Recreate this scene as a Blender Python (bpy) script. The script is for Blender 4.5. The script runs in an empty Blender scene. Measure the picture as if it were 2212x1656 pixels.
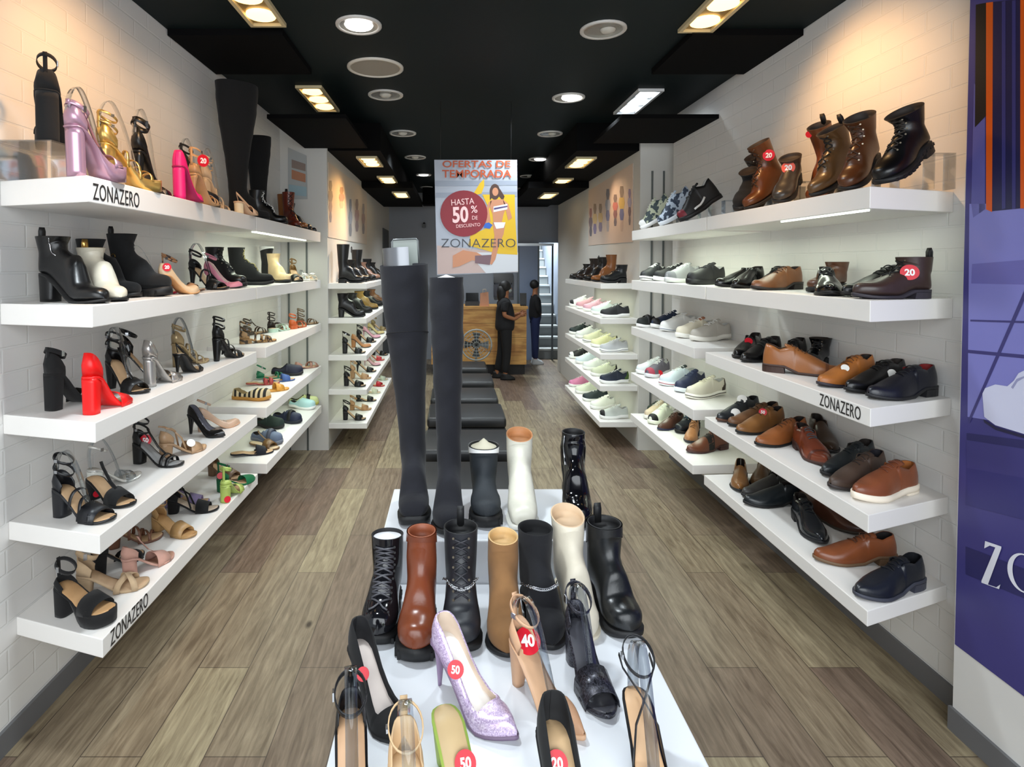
import bpy, math, random
from mathutils import Vector, Matrix
random.seed(7)

# ------------------------------------------------------------------ camera, world, light, exposure
F, CX, CY, H = 1250.0, 978.0, 606.0, 1.70        # focal length and principal point for a 2212 x 1656 frame, eye height
PITCH = math.atan((606 - 572) / 1250.0)
scene = bpy.context.scene
COL = scene.collection

cam_data = bpy.data.cameras.new('camera')
cam_data.sensor_fit = 'HORIZONTAL'
cam_data.sensor_width = 36.0
cam_data.lens = F / 2212.0 * 36.0
cam_data.shift_x = (1106 - CX) / 2212.0
cam_data.shift_y = -(828 - CY) / 2212.0
cam_data.clip_start = 0.05
cam = bpy.data.objects.new('camera', cam_data)
cam.location = (0, 0, H)
cam.rotation_euler = (math.pi / 2 - PITCH, 0, 0)
COL.objects.link(cam)
scene.camera = cam

world = bpy.data.worlds.new('world')
scene.world = world
world.use_nodes = True
world.node_tree.nodes['Background'].inputs[0].default_value = (0.80, 0.90, 1.0, 1)
world.node_tree.nodes['Background'].inputs[1].default_value = 0.72

scene.view_settings.view_transform = 'Standard'
scene.view_settings.look = 'None'
scene.view_settings.exposure = 0.22
scene.view_settings.gamma = 1.0
scene.view_settings.use_curve_mapping = False


def area_light(name, loc, target, sx, sy, watts, color):
    d = bpy.data.lights.new(name, 'AREA')
    d.shape = 'RECTANGLE'
    d.size, d.size_y, d.energy, d.color = sx, sy, watts, color
    o = bpy.data.objects.new(name, d)
    o.location = loc
    o.rotation_euler = (Vector(target) - Vector(loc)).to_track_quat('-Z', 'Y').to_euler()
    COL.objects.link(o)
    return o


def spot_light(name, loc, target, watts, color, angle=70, blend=0.8, size=0.06):
    d = bpy.data.lights.new(name, 'SPOT')
    d.energy, d.color, d.spot_size, d.spot_blend, d.shadow_soft_size = watts, color, math.radians(angle), blend, size
    o = bpy.data.objects.new(name, d)
    o.location = loc
    o.rotation_euler = (Vector(target) - Vector(loc)).to_track_quat('-Z', 'Y').to_euler()
    COL.objects.link(o)
    return o


WARM, PEACH, COOL = (1.0, 0.56, 0.24), (1.0, 0.68, 0.42), (0.86, 0.95, 1.0)
# daylight through the open shop front behind the camera
area_light('shopfront_daylight', (0.1, -1.6, 2.2), (0.1, 3.0, 0.9), 4.2, 2.6, 150, (0.92, 0.97, 1.0))
# ceiling lamps of the shop: cool round downlights, warm square spots turned to the walls
for x, y, w in ((-0.5, 1.7, 55), (0.55, 2.6, 30), (0.62, 4.4, 45), (-0.45, 6.2, 45), (0.7, 7.0, 45), (0.3, 8.9, 62), (0.1, 3.6, 35), (-0.1, 5.2, 40)):
    spot_light('downlight_light', (x, y, 2.93), (x, y, 0), w * 1.8, COOL, 130, 0.9, 0.09)
for p, t, w, c, a in (
        ((-0.85, 2.1, 2.94), (-1.56, 2.45, 2.05), 40, WARM, 95), ((-0.95, 3.3, 2.94), (-1.56, 3.1, 2.1), 10, PEACH, 90),
        ((1.2, 2.75, 2.94), (1.92, 2.75, 2.25), 40, WARM, 95), ((1.15, 4.4, 2.94), (1.92, 4.6, 2.1), 34, COOL, 95),
        ((-0.62, 6.2, 2.70), (-1.14, 5.65, 1.9), 60, (1.0, 0.55, 0.18), 80), ((-0.62, 7.4, 2.70), (-1.12, 7.2, 2.0), 12, PEACH, 90),
        ((1.3, 6.2, 2.70), (1.70, 5.9, 2.0), 13, PEACH, 90), ((1.25, 7.3, 2.70), (1.68, 7.1, 1.9), 8, PEACH, 90)):
    spot_light('wall_spot_light', p, t, w, c, a, 0.9, 0.05)


# ------------------------------------------------------------------ picture point -> place
def ray(u, v):
    a, b = (u - CX) / F, (CY - v) / F
    c, s = math.cos(PITCH), math.sin(PITCH)
    return Vector((a, c + b * s, -s + b * c))


ORG = Vector((0, 0, H))


def on_x(u, v, x):
    d = ray(u, v)
    return ORG + d * (x / d.x)


def on_y(u, v, y):
    d = ray(u, v)
    return ORG + d * (y / d.y)


def on_z(u, v, z):
    d = ray(u, v)
    return ORG + d * ((z - H) / d.z)


# ------------------------------------------------------------------ materials
def lin(c):
    return tuple((x / 255 / 12.92 if x / 255 <= 0.04045 else ((x / 255 + 0.055) / 1.055) ** 2.4) for x in c) + (1,)


MATS = {}


def mat(c, rough=0.5, metal=0.0, kind='', c2=None, scale=40.0, emit=0.0):
    key = (tuple(c), rough, metal, kind, tuple(c2) if c2 else None, scale, emit)
    if key in MATS:
        return MATS[key]
    m = bpy.data.materials.new((kind or 'plain') + '_%d_%d_%d' % tuple(int(x) for x in c))
    m.use_nodes = True
    nt = m.node_tree
    N, L = nt.nodes, nt.links
    b = N['Principled BSDF']
    b.inputs['Base Color'].default_value = lin(c)
    b.inputs['Roughness'].default_value = rough
    b.inputs['Metallic'].default_value = metal
    m.diffuse_color = lin(c)
    if emit:
        b.inputs['Emission Color'].default_value = lin(c)
        b.inputs['Emission Strength'].default_value = emit
    tc = None
    if kind in ('leather', 'suede', 'glitter', 'camo', 'leopard', 'stripe', 'floral', 'wood', 'snake', 'knit'):
        tc = N.new('ShaderNodeTexCoord')
    if kind in ('leather', 'suede', 'knit'):
        t = N.new('ShaderNodeTexNoise')
        t.inputs['Scale'].default_value = {'leather': 140, 'suede': 60, 'knit': 260}[kind]
        t.inputs['Detail'].default_value = 3
        L.new(tc.outputs['Object'], t.inputs['Vector'])
        bp = N.new('ShaderNodeBump')
        bp.inputs['Strength'].default_value = {'leather': 0.12, 'suede': 0.35, 'knit': 0.4}[kind]
        bp.inputs['Distance'].default_value = 0.002
        L.new(t.outputs['Fac'], bp.inputs['Height'])
        L.new(bp.outputs['Normal'], b.inputs['Normal'])
        mx = N.new('ShaderNodeMix')
        mx.data_type = 'RGBA'
        mx.blend_type = 'MULTIPLY'
        mx.inputs['Factor'].default_value = 0.5 if kind == 'suede' else 0.3
        mx.inputs['A'].default_value = lin(c)
        t2 = N.new('ShaderNodeTexNoise')
        t2.inputs['Scale'].default_value = 18
        L.new(tc.outputs['Object'], t2.inputs['Vector'])
        L.new(t2.outputs['Fac'], mx.inputs['B'])
        hs = N.new('ShaderNodeBrightContrast')
        hs.inputs['Bright'].default_value = 0.0
        L.new(mx.outputs['Result'], hs.inputs['Color'])
        L.new(hs.outputs['Color'], b.inputs['Base Color'])
        if kind == 'suede':
            b.inputs['Sheen Weight'].default_value = 0.06
    elif kind == 'wood':
        mp = N.new('ShaderNodeMapping')
        mp.inputs['Scale'].default_value = (1.2, 8, 8)
        L.new(tc.outputs['Object'], mp.inputs['Vector'])
        t = N.new('ShaderNodeTexNoise')
        t.inputs['Scale'].default_value = 3
        t.inputs['Detail'].default_value = 6
        L.new(mp.outputs['Vector'], t.inputs['Vector'])
        r = N.new('ShaderNodeValToRGB')
        r.color_ramp.elements[0].color = lin(c2 or c)
        r.color_ramp.elements[1].color = lin(c)
        r.color_ramp.elements[0].position, r.color_ramp.elements[1].position = 0.35, 0.6
        L.new(t.outputs['Fac'], r.inputs['Fac'])
        L.new(r.outputs['Color'], b.inputs['Base Color'])
    elif kind in ('glitter', 'camo', 'leopard', 'floral', 'snake'):
        t = N.new('ShaderNodeTexVoronoi')
        t.inputs['Scale'].default_value = {'glitter': 420, 'camo': 45, 'leopard': 60, 'floral': 38, 'snake': 70}[kind]
        L.new(tc.outputs['Object'], t.inputs['Vector'])
        r = N.new('ShaderNodeValToRGB')
        r.color_ramp.interpolation = 'LINEAR' if kind == 'glitter' else 'CONSTANT'
        r.color_ramp.elements[0].color = lin(c)
        r.color_ramp.elements[1].color = lin(c2 or (255, 255, 255))
        r.color_ramp.elements[1].position = 0.9 if kind == 'glitter' else 0.52 if kind != 'floral' else 0.62
        sp = N.new('ShaderNodeSeparateColor')
        L.new(t.outputs['Color'], sp.inputs['Color'])
        L.new(sp.outputs[0], r.inputs['Fac'])
        L.new(r.outputs['Color'], b.inputs['Base Color'])
        if kind == 'glitter':
            b.inputs['Metallic'].default_value = 0.35
    elif kind == 'stripe':
        t = N.new('ShaderNodeTexWave')
        t.inputs['Scale'].default_value = scale
        L.new(tc.outputs['Object'], t.inputs['Vector'])
        r = N.new('ShaderNodeValToRGB')
        r.color_ramp.interpolation = 'CONSTANT'
        r.color_ramp.elements[0].color = lin(c)
        r.color_ramp.elements[1].color = lin(c2)
        r.color_ramp.elements[1].position = 0.5
        L.new(t.outputs['Color'], r.inputs['Fac'])
        L.new(r.outputs['Color'], b.inputs['Base Color'])
    elif kind == 'clear':
        g = N.new('ShaderNodeBsdfGlossy')
        g.inputs['Roughness'].default_value = 0.05
        t = N.new('ShaderNodeBsdfTransparent')
        t.inputs['Color'].default_value = lin(c)
        fr = N.new('ShaderNodeLayerWeight')
        fr.inputs['Blend'].default_value = 0.25
        mx = N.new('ShaderNodeMixShader')
        L.new(fr.outputs['Facing'], mx.inputs['Fac'])
        L.new(t.outputs[0], mx.inputs[1])
        L.new(g.outputs[0], mx.inputs[2])
        L.new(mx.outputs[0], N['Material Output'].inputs['Surface'])
    MATS[key] = m
    return m


BLK = (7, 7, 9)
lea = lambda c, r=0.38: mat(c, r, 0, 'leather')
sue = lambda c: mat(c, 0.92, 0, 'suede')
pat = lambda c: mat(c, 0.1)
CLEAR = mat((238, 242, 245), 0.05, 0, 'clear')
SMOKE = mat((212, 216, 220), 0.05, 0, 'clear')
GOLD = mat((205, 165, 95), 0.25, 1.0)
SILVER = mat((190, 192, 196), 0.22, 1.0)
WHITE = mat((238, 238, 236), 0.45)
RUB = mat((13, 13, 15), 0.6)
RED = mat((205, 18, 40), 0.4)
RAMP = lambda f, a, b: a + (b - a) * f


# ------------------------------------------------------------------ mesh building
def mk(name, V, Fc, m, parent=None, smooth=True, fm=None, label=None):
    me = bpy.data.meshes.new(name)
    me.from_pydata([tuple(v) for v in V], [], Fc)
    for x in (m if isinstance(m, (list, tuple)) else [m]):
        me.materials.append(x)
    if fm:
        me.polygons.foreach_set('material_index', fm)
    if smooth:
        me.polygons.foreach_set('use_smooth', [True] * len(me.polygons))
    me.update()
    o = bpy.data.objects.new(name, me)
    COL.objects.link(o)
    if parent:
        o.parent = parent
    if label:
        o['label'] = label
    return o


class G:
    """collects geometry of one part"""

    def __init__(s):
        s.V, s.F, s.M = [], [], []

    def add(s, V, Fc, mi=0):
        n = len(s.V)
        s.V += [Vector(v) for v in V]
        s.F += [tuple(i + n for i in f) for f in Fc]
        s.M += [mi] * len(Fc)
        return s

    def box(s, x0, x1, y0, y1, z0, z1, mi=0):
        V = [(x, y, z) for z in (z0, z1) for y in (y0, y1) for x in (x0, x1)]
        return s.add(V, [(0, 2, 3, 1), (4, 5, 7, 6), (0, 1, 5, 4), (2, 6, 7, 3), (0, 4, 6, 2), (1, 3, 7, 5)], mi)

    def prism(s, pts, z0, z1, mi=0):
        n = len(pts)
        V = [(p[0], p[1], z0) for p in pts] + [(p[0], p[1], z1) for p in pts]
        Fc = [tuple(range(n - 1, -1, -1)), tuple(range(n, 2 * n))] + [(i, (i + 1) % n, n + (i + 1) % n, n + i) for i in range(n)]
        return s.add(V, Fc, mi)

    def loft(s, rings, closed=True, cap=(True, True), mi=0):
        n = len(rings[0])
        V = [p for r in rings for p in r]
        Fc = []
        for k in range(len(rings) - 1):
            for i in range(n if closed else n - 1):
                j = (i + 1) % n
                Fc.append((k * n + i, k * n + j, (k + 1) * n + j, (k + 1) * n + i))
        if cap[0]:
            Fc.append(tuple(range(n - 1, -1, -1)))
        if cap[1]:
            Fc.append(tuple((len(rings) - 1) * n + i for i in range(n)))
        return s.add(V, Fc, mi)

    def tube(s, path, r, n=6, closed=False, mi=0):
        P = [Vector(p) for p in path]
        rings = []
        for i, p in enumerate(P):
            a = P[i - 1] if (i or closed) else p
            b = P[(i + 1) % len(P)] if (i < len(P) - 1 or closed) else p
            t = (b - a).normalized()
            up = Vector((0, 0, 1)) if abs(t.z) < 0.95 else Vector((1, 0, 0))
            e = t.cross(up).normalized()
            f = e.cross(t)
            rr = r[i] if isinstance(r, (list, tuple)) else r
            rings.append([p + e * (rr * math.cos(2 * math.pi * k / n)) + f * (rr * math.sin(2 * math.pi * k / n)) for k in range(n)])
        if closed:
            rings.append(rings[0])
        return s.loft(rings, True, (not closed, not closed), mi)

    def ribbon(s, path, wd, wid, thk, closed=False, mi=0):
        P = [Vector(p) for p in path]
        rings = []
        for i, p in enumerate(P):
            a = P[i - 1] if (i or closed) else p
            b = P[(i + 1) % len(P)] if (i < len(P) - 1 or closed) else p
            t = (b - a).normalized()
            w = Vector(wd[i] if isinstance(wd, list) else wd)
            w = (w - t * w.dot(t)).normalized()
            nn = t.cross(w)
            ww = wid[i] if isinstance(wid, list) else wid
            rings.append([p + w * (ww / 2) + nn * (thk / 2), p - w * (ww / 2) + nn * (thk / 2), p - w * (ww / 2) - nn * (thk / 2), p + w * (ww / 2) - nn * (thk / 2)])
        if closed:
            rings.append(rings[0])
        return s.loft(rings, True, (not closed, not closed), mi)

    def disc(s, c, ax, r, t, n=20, mi=0):
        c, ax = Vector(c), Vector(ax).normalized()
        e = ax.orthogonal().normalized()
        f = ax.cross(e)
        rg = lambda h: [c + ax * h + e * (r * math.cos(2 * math.pi * k / n)) + f * (r * math.sin(2 * math.pi * k / n)) for k in range(n)]
        return s.loft([rg(0), rg(t)], True, (True, True), mi)

    def mk(s, name, m, parent=None, smooth=True, label=None):
        return mk(name, s.V, s.F, m, parent, smooth, s.M if isinstance(m, (list, tuple)) else None, label)


def empty(name, loc, label, cat, group=None, rot=(0, 0, 0)):
    o = bpy.data.objects.new(name, None)
    o.empty_display_size = 0.05
    o.location = loc
    o.rotation_euler = rot
    COL.objects.link(o)
    o['label'] = label
    o['category'] = cat
    if group:
        o['group'] = group
    return o


def tag(o, label, cat, group=None):
    o['label'], o['category'] = label, cat
    if group:
        o['group'] = group
    return o


def struct(o):
    o['kind'] = 'structure'
    return o


def text(body, size, m, parent, origin, xdir, ydir, name='lettering', ext=0.0004, sx=1.0, align='LEFT', spacing=1.0, shear=0.0, bold=0.0):
    cu = bpy.data.curves.new('t', 'FONT')
    cu.body, cu.size, cu.extrude, cu.align_x, cu.space_character, cu.shear = body, size, ext, align, spacing, shear
    cu.offset = bold
    cu.resolution_u = 4
    t = bpy.data.objects.new('t', cu)
    me = bpy.data.meshes.new_from_object(t)
    bpy.data.objects.remove(t)
    bpy.data.curves.remove(cu)
    X, Y = Vector(xdir).normalized(), Vector(ydir).normalized()
    Z = X.cross(Y)
    V = [Vector(origin) + X * (v.co.x * sx) + Y * v.co.y + Z * (v.co.z + ext) for v in me.vertices]
    Fc = [tuple(p.vertices) for p in me.polygons]
    bpy.data.meshes.remove(me)
    if parent:
        inv = (Matrix.Translation(parent.location) @ parent.rotation_euler.to_matrix().to_4x4()).inverted()
        V = [inv @ v for v in V]
    return mk(name, V, Fc, m, parent, False)


def lerp_pts(ctrl, s):
    if s <= ctrl[0][0]:
        return ctrl[0][1]
    for i in range(len(ctrl) - 1):
        a, b = ctrl[i], ctrl[i + 1]
        if s <= b[0]:
            p, q = ctrl[max(i - 1, 0)], ctrl[min(i + 2, len(ctrl) - 1)]
            h = b[0] - a[0]
            m0 = (b[1] - p[1]) / max(b[0] - p[0], 1e-6) * h
            m1 = (q[1] - a[1]) / max(q[0] - a[0], 1e-6) * h
            t = (s - a[0]) / h
            return (2 * t ** 3 - 3 * t * t + 1) * a[1] + (t ** 3 - 2 * t * t + t) * m0 + (-2 * t ** 3 + 3 * t * t) * b[1] + (t ** 3 - t * t) * m1
    return ctrl[-1][1]
# ------------------------------------------------------------------ the room
CEIL, SOFF = 2.99, 2.74


def grid_mat(name, base, alt, mortar, bw, rh, ms, axes, rough, bump, grain=None, off=0.5):
    m = bpy.data.materials.new(name)
    m.use_nodes = True
    nt = m.node_tree
    N, L = nt.nodes, nt.links
    b = N['Principled BSDF']
    b.inputs['Roughness'].default_value = rough
    tc = N.new('ShaderNodeTexCoord')
    sp = N.new('ShaderNodeSeparateXYZ')
    cb = N.new('ShaderNodeCombineXYZ')
    L.new(tc.outputs['Object'], sp.inputs[0])
    L.new(sp.outputs[axes[0]], cb.inputs[0])
    L.new(sp.outputs[axes[1]], cb.inputs[1])
    br = N.new('ShaderNodeTexBrick')
    br.offset = off
    br.inputs['Color1'].default_value = lin(base)
    br.inputs['Color2'].default_value = lin(alt)
    br.inputs['Mortar'].default_value = lin(mortar)
    br.inputs['Scale'].default_value = 1.0
    br.inputs['Mortar Size'].default_value = ms
    br.inputs['Mortar Smooth'].default_value = 0.35
    br.inputs['Brick Width'].default_value = bw
    br.inputs['Row Height'].default_value = rh
    L.new(cb.outputs[0], br.inputs['Vector'])
    out = br.outputs['Color']
    if grain:
        mp = N.new('ShaderNodeMapping')
        mp.inputs['Scale'].default_value = (1.1, 11, 1)
        L.new(cb.outputs[0], mp.inputs['Vector'])
        n1 = N.new('ShaderNodeTexNoise')
        n1.inputs['Scale'].default_value = 4
        n1.inputs['Detail'].default_value = 8
        n1.inputs['Roughness'].default_value = 0.65
        n1.inputs['Distortion'].default_value = 0.6
        L.new(mp.outputs[0], n1.inputs['Vector'])
        cr = N.new('ShaderNodeValToRGB')
        e = cr.color_ramp.elements
        e[0].color, e[0].position = lin(grain[0]), 0.33
        e[1].color, e[1].position = lin(grain[1]), 0.68
        L.new(n1.outputs['Fac'], cr.inputs['Fac'])
        mx = N.new('ShaderNodeMix')
        mx.data_type, mx.blend_type = 'RGBA', 'MULTIPLY'
        mx.inputs['Factor'].default_value = 1.0
        L.new(out, mx.inputs['A'])
        L.new(cr.outputs['Color'], mx.inputs['B'])
        out = mx.outputs['Result']
        vo = N.new('ShaderNodeTexVoronoi')           # knots
        vo.inputs['Scale'].default_value = 1.0
        mp2 = N.new('ShaderNodeMapping')
        mp2.inputs['Scale'].default_value = (1.6, 3.1, 1)
        L.new(cb.outputs[0], mp2.inputs['Vector'])
        L.new(mp2.outputs[0], vo.inputs['Vector'])
        kr = N.new('ShaderNodeValToRGB')
        kr.color_ramp.elements[0].color, kr.color_ramp.elements[0].position = lin((95, 75, 60)), 0.02
        kr.color_ramp.elements[1].color, kr.color_ramp.elements[1].position = (1, 1, 1, 1), 0.06
        L.new(vo.outputs['Distance'], kr.inputs['Fac'])
        m3 = N.new('ShaderNodeMix')
        m3.data_type, m3.blend_type = 'RGBA', 'MULTIPLY'
        m3.inputs['Factor'].default_value = 1.0
        L.new(out, m3.inputs['A'])
        L.new(kr.outputs['Color'], m3.inputs['B'])
        out = m3.outputs['Result']
    L.new(out, b.inputs['Base Color'])
    bp = N.new('ShaderNodeBump')
    bp.inputs['Strength'].default_value = bump
    bp.inputs['Distance'].default_value = 0.004
    iv = N.new('ShaderNodeMath')
    iv.operation = 'SUBTRACT'
    iv.inputs[0].default_value = 1.0
    L.new(br.outputs['Fac'], iv.inputs[1])
    L.new(iv.outputs[0], bp.inputs['Height'])
    L.new(bp.outputs['Normal'], b.inputs['Normal'])
    return m


BRICK = grid_mat('painted_brick', (224, 222, 219), (221, 219, 216), (222, 221, 218), 0.25, 0.088, 0.005, (1, 2), 0.55, 0.5)
FLOORM = grid_mat('plank_floor', (178, 166, 138), (128, 108, 97), (98, 86, 74), 1.2, 0.215, 0.0022, (1, 0), 0.42, 0.25,
                  grain=((168, 160, 152), (244, 242, 236)), off=0.37)
PLAST = mat((208, 206, 200), 0.6)
DARKC = mat((17, 27, 29), 0.55)
DARKB = mat((3, 3, 4), 0.85)
for _m in (DARKC, DARKB):
    _m.node_tree.nodes['Principled BSDF'].inputs['Specular IOR Level'].default_value = 0.12
BASEM = mat((104, 104, 106), 0.5)
GREYW = mat((150, 156, 166), 0.7)

struct(G().box(-2.4, 3.0, -2.2, 14.6, -0.1, 0).mk('floor', FLOORM, None, False))
struct(G().box(-2.4, 3.0, -0.6, 14.6, CEIL, CEIL + 0.1).mk('ceiling', DARKC, None, False))
struct(G().box(-1.80, -1.565, 0.55, 5.27, 0, CEIL).mk('wall_left', BRICK, None, False))
struct(G().box(-1.80, -1.14, 5.27, 10.4, 0, CEIL).mk('wall_left_rear', PLAST, None, False))
struct(G().box(1.92, 2.12, 2.077, 5.06, 0, CEIL).mk('wall_right', BRICK, None, False))
struct(G().box(2.05, 2.25, 5.06, 5.27, 0, CEIL).mk('wall_right_recess', PLAST, None, False))
struct(G().box(1.70, 2.25, 5.27, 9.35, 0, CEIL).mk('wall_right_rear', PLAST, None, False))
struct(G().box(2.0, 2.25, 9.35, 14.2, 0, CEIL).mk('wall_right_stairwell', GREYW, None, False))
wb = G().box(-1.80, 1.55, 10.4, 10.55, 0, CEIL).box(1.55, 2.0, 10.4, 10.55, 2.10, CEIL)
struct(wb.mk('wall_back', GREYW, None, False))
struct(G().box(1.55, 2.25, 14.2, 14.35, 0, CEIL).mk('wall_back_stairwell', GREYW, None, False))
struct(G().box(1.40, 1.55, 10.55, 14.2, 0, CEIL).mk('wall_stairwell', GREYW, None, False))
# entrance panel beside the door
struct(G().box(1.83, 2.12, 0.3, 2.075, 0, CEIL + 0.0).mk('wall_right_entrance', mat((222, 220, 216), 0.5), None, False))
# dark dropped boxes and soffits under the ceiling
for n, (x0, x1, y0, y1, z0, z1) in enumerate((
        (-1.56, -0.93, 3.2, 3.85, 2.955, CEIL), (1.31, 1.918, 3.2, 3.85, 2.955, CEIL),
        (-1.34, -0.77, 4.2, 5.27, 2.755, 2.785), (1.22, 1.918, 4.2, 5.055, 2.755, 2.785),
        (-1.139, -0.66, 5.30, 10.4, SOFF, CEIL), (1.13, 1.699, 5.30, 10.4, SOFF, CEIL),
        (-1.139, -0.5, 7.25, 9.6, 2.66, SOFF - .001), (0.95, 1.699, 7.25, 9.3, 2.66, SOFF - .001), (-0.5, 0.95, 9.6, 9.9, 2.7, CEIL))):
    struct(G().box(x0, x1, y0, y1, z0, z1).mk('ceiling_soffit', DARKB, None, False))
# baseboards
struct(G().box(-1.566, -1.552, 0.56, 5.27, 0, 0.085).mk('baseboard_left', BASEM, None, False))
struct(G().box(1.908, 1.921, 2.078, 5.06, 0, 0.085).mk('baseboard_right', BASEM, None, False))
struct(G().box(1.818, 1.831, 0.3, 2.082, 0, 0.085).mk('baseboard_entrance', BASEM, None, False))
# mirror strips beside the middle racks (dark edges on the cross walls)
for n, (x0, x1) in enumerate(((-1.50, -1.485), (-1.335, -1.32), (1.80, 1.815), (1.905, 1.92))):
    struct(G().box(x0, x1, 5.258, 5.27, 0.0 if x0 < 0 else 0.3, 2.0 if x0 < 0 else 2.55).mk('trim_mirror_edge', mat((95, 100, 98), 0.3), None, False))

# ------------------------------------------------------------------ ceiling lamps
TRIM = mat((196, 194, 190), 0.4)
REFL = mat((150, 148, 142), 0.25, 0.6)
BULB_ON = mat((255, 252, 248), 0.5, emit=7.0)
BULB_OFF = mat((188, 186, 178), 0.3)
WARM_ON = mat((255, 214, 140), 0.5, emit=2.6)
WHITE_ON = mat((244, 250, 255), 0.5, emit=5.0)
DIM_ON = mat((214, 196, 160), 0.4, emit=0.25)


def downlight(u, v, wpx, on, label, dx=0.0):
    p = on_z(u, v, CEIL)
    r = wpx / 2 * p.y / F
    t = empty('ceiling_downlight', (p.x, p.y, CEIL), label, 'ceiling lamp', 'round downlights in the dark ceiling')
    n = 28
    rg = lambda rr, z: [(rr * math.cos(2 * math.pi * k / n), rr * math.sin(2 * math.pi * k / n), z) for k in range(n)]
    G().loft([rg(r, 0.0), rg(r, -0.008), rg(r * 0.97, -0.012), rg(r * 0.84, -0.011), rg(r * 0.82, -0.004)], True, (False, False)).mk('trim_ring', TRIM, t)
    G().loft([rg(r * 0.83, -0.007), rg(r * 0.72, -0.0045), rg(r * 0.6, -0.0025), rg(0.001, -0.002)], True, (False, False)).mk('reflector', REFL, t)
    k = 0.62 if on else 0.34
    bl = [[(r * k * math.cos(a) * math.cos(2 * math.pi * q / n) + dx * r, r * k * math.cos(a) * math.sin(2 * math.pi * q / n), -0.003 - r * 0.16 * math.sin(a)) for q in range(n)] for a in (0, 0.4, 0.8, 1.2, 1.55)]
    G().loft(bl, True, (False, True)).mk('bulb', BULB_ON if on else BULB_OFF, t)


ords = ('first', 'second', 'third', 'fourth', 'fifth', 'sixth', 'seventh', 'eighth', 'ninth', 'tenth', 'eleventh', 'twelfth', 'thirteenth', 'fourteenth',
        'fifteenth', 'sixteenth', 'seventeenth', 'eighteenth', 'nineteenth', 'twentieth')
for n, (u, v, w, on) in enumerate(((775, 53, 98, 1), (833, 204, 75, 0), (870, 287, 58, 0), (897, 339, 46, 0), (915, 377, 34, 1), (922, 404, 28, 0), (930, 424, 22, 1))):
    downlight(u, v, w, on, '%s round downlight, %s from front in the row over the heels side' % ('bright lit' if on else 'unlit', ords[n]))
for n, (u, v, w, on) in enumerate(((1303, 63, 98, 0), (1228, 210, 70, 1), (1188, 288, 54, 0), (1163, 343, 42, 1), (1141, 380, 36, 0), (1128, 407, 26, 1), (1120, 432, 22, 0))):
    downlight(u, v, w, on, '%s round downlight, %s from front in the row over the lace-up side' % ('bright lit' if on else 'unlit', ords[n]), 0.2)

p = on_z(811, 145, CEIL)
sp = empty('ceiling_speaker', (p.x, p.y, CEIL), 'large round beige loudspeaker grille set in the dark ceiling', 'speaker')
r = 60 * p.y / F
rg = lambda rr, z, n=32: [(rr * math.cos(2 * math.pi * k / n), rr * math.sin(2 * math.pi * k / n), z) for k in range(n)]
G().loft([rg(r, 0), rg(r, -0.01), rg(r * 0.95, -0.014), rg(r * 0.88, -0.012), rg(r * 0.87, -0.004)], True, (False, False)).mk('frame', mat((205, 200, 190), 0.4), sp)
G().loft([rg(r * 0.88, -0.007), rg(r * 0.4, -0.009), rg(0.001, -0.0095)], True, (False, False)).mk('grille', mat((150, 143, 132), 0.6), sp)


def square_lamp(u, v, wpx, lx, ly, z, mode, label):
    p = on_z(u, v, z)
    t = empty('recessed_spotlight', (p.x, p.y, z), label, 'ceiling lamp', 'square spotlights along the ceiling edges')
    w = lx / 2
    l = ly / 2
    f = G()
    for x0, x1, y0, y1 in ((-w, w, -l, -l + 0.02), (-w, w, l - 0.02, l), (-w, -w + 0.02, -l + 0.02, l - 0.02), (w - 0.02, w, -l + 0.02, l - 0.02)):
        f.box(x0, x1, y0, y1, -0.022, -0.002)
    f.mk('frame', mat((205, 190, 150) if mode != 'white' else (225, 228, 230), 0.4), t, False)
    G().box(-w + 0.02, w - 0.02, -l + 0.02, l - 0.02, -0.006, -0.002).mk('back_plate', mat((150, 128, 84), 0.35, 0.5) if mode != 'white' else mat((206, 214, 220), 0.3, 0.3), t, False)
    for k in (-1, 0, 1):
        on = WARM_ON if mode == 'warm' else WHITE_ON if mode == 'white' else DIM_ON
        n = 18
        rr = min(w, l * 0.34) * 0.78
        c = (0, k * l * 0.62)
        G().loft([[(c[0] + q * rr * math.cos(2 * math.pi * i / n), c[1] + q * rr * math.sin(2 * math.pi * i / n), -zz) for i in range(n)]
                  for q, zz in ((1.0, 0.006), (1.0, 0.016), (0.8, 0.022), (0.5, 0.024))], True, (False, True)).mk('lamp_head', on, t)


SQ = [(689, 212, 0.19, 0.66, 'warm'), (533, -12, 0.19, 0.66, 'warm'), (800, 347, 0.2, 0.52, 'warm'), (838, 387, 0.2, 0.56, 'warm'), (867, 419, 0.2, 0.58, 'warm')]
SQL = ('second', 'first', 'third', 'fourth', 'fifth')
ZQ = (CEIL, CEIL, SOFF, SOFF, 2.66)
for (u, v, a, b, m), n, zq in zip(SQ, SQL, ZQ):
    square_lamp(u, v, 0, a, b, zq, m, 'warm lit square twin spotlight, %s from front in the row over the heels side' % n)
SQ = [(1376, 218, 0.19, 0.66, 'white', 'cool white lit'), (1562, 4, 0.19, 0.66, 'warm', 'amber half lit'), (1253, 349, 0.2, 0.56, 'warm', 'warm lit'), (1212, 391, 0.2, 0.56, 'warm', 'warm lit'), (1183, 421, 0.2, 0.58, 'warm', 'warm lit')]
for (u, v, a, b, m, q), n, zq in zip(SQ, SQL, ZQ):
    square_lamp(u, v, 0, a, b, zq, m, '%s square twin spotlight, %s from front in the row over the lace-up side' % (q, n))

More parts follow.
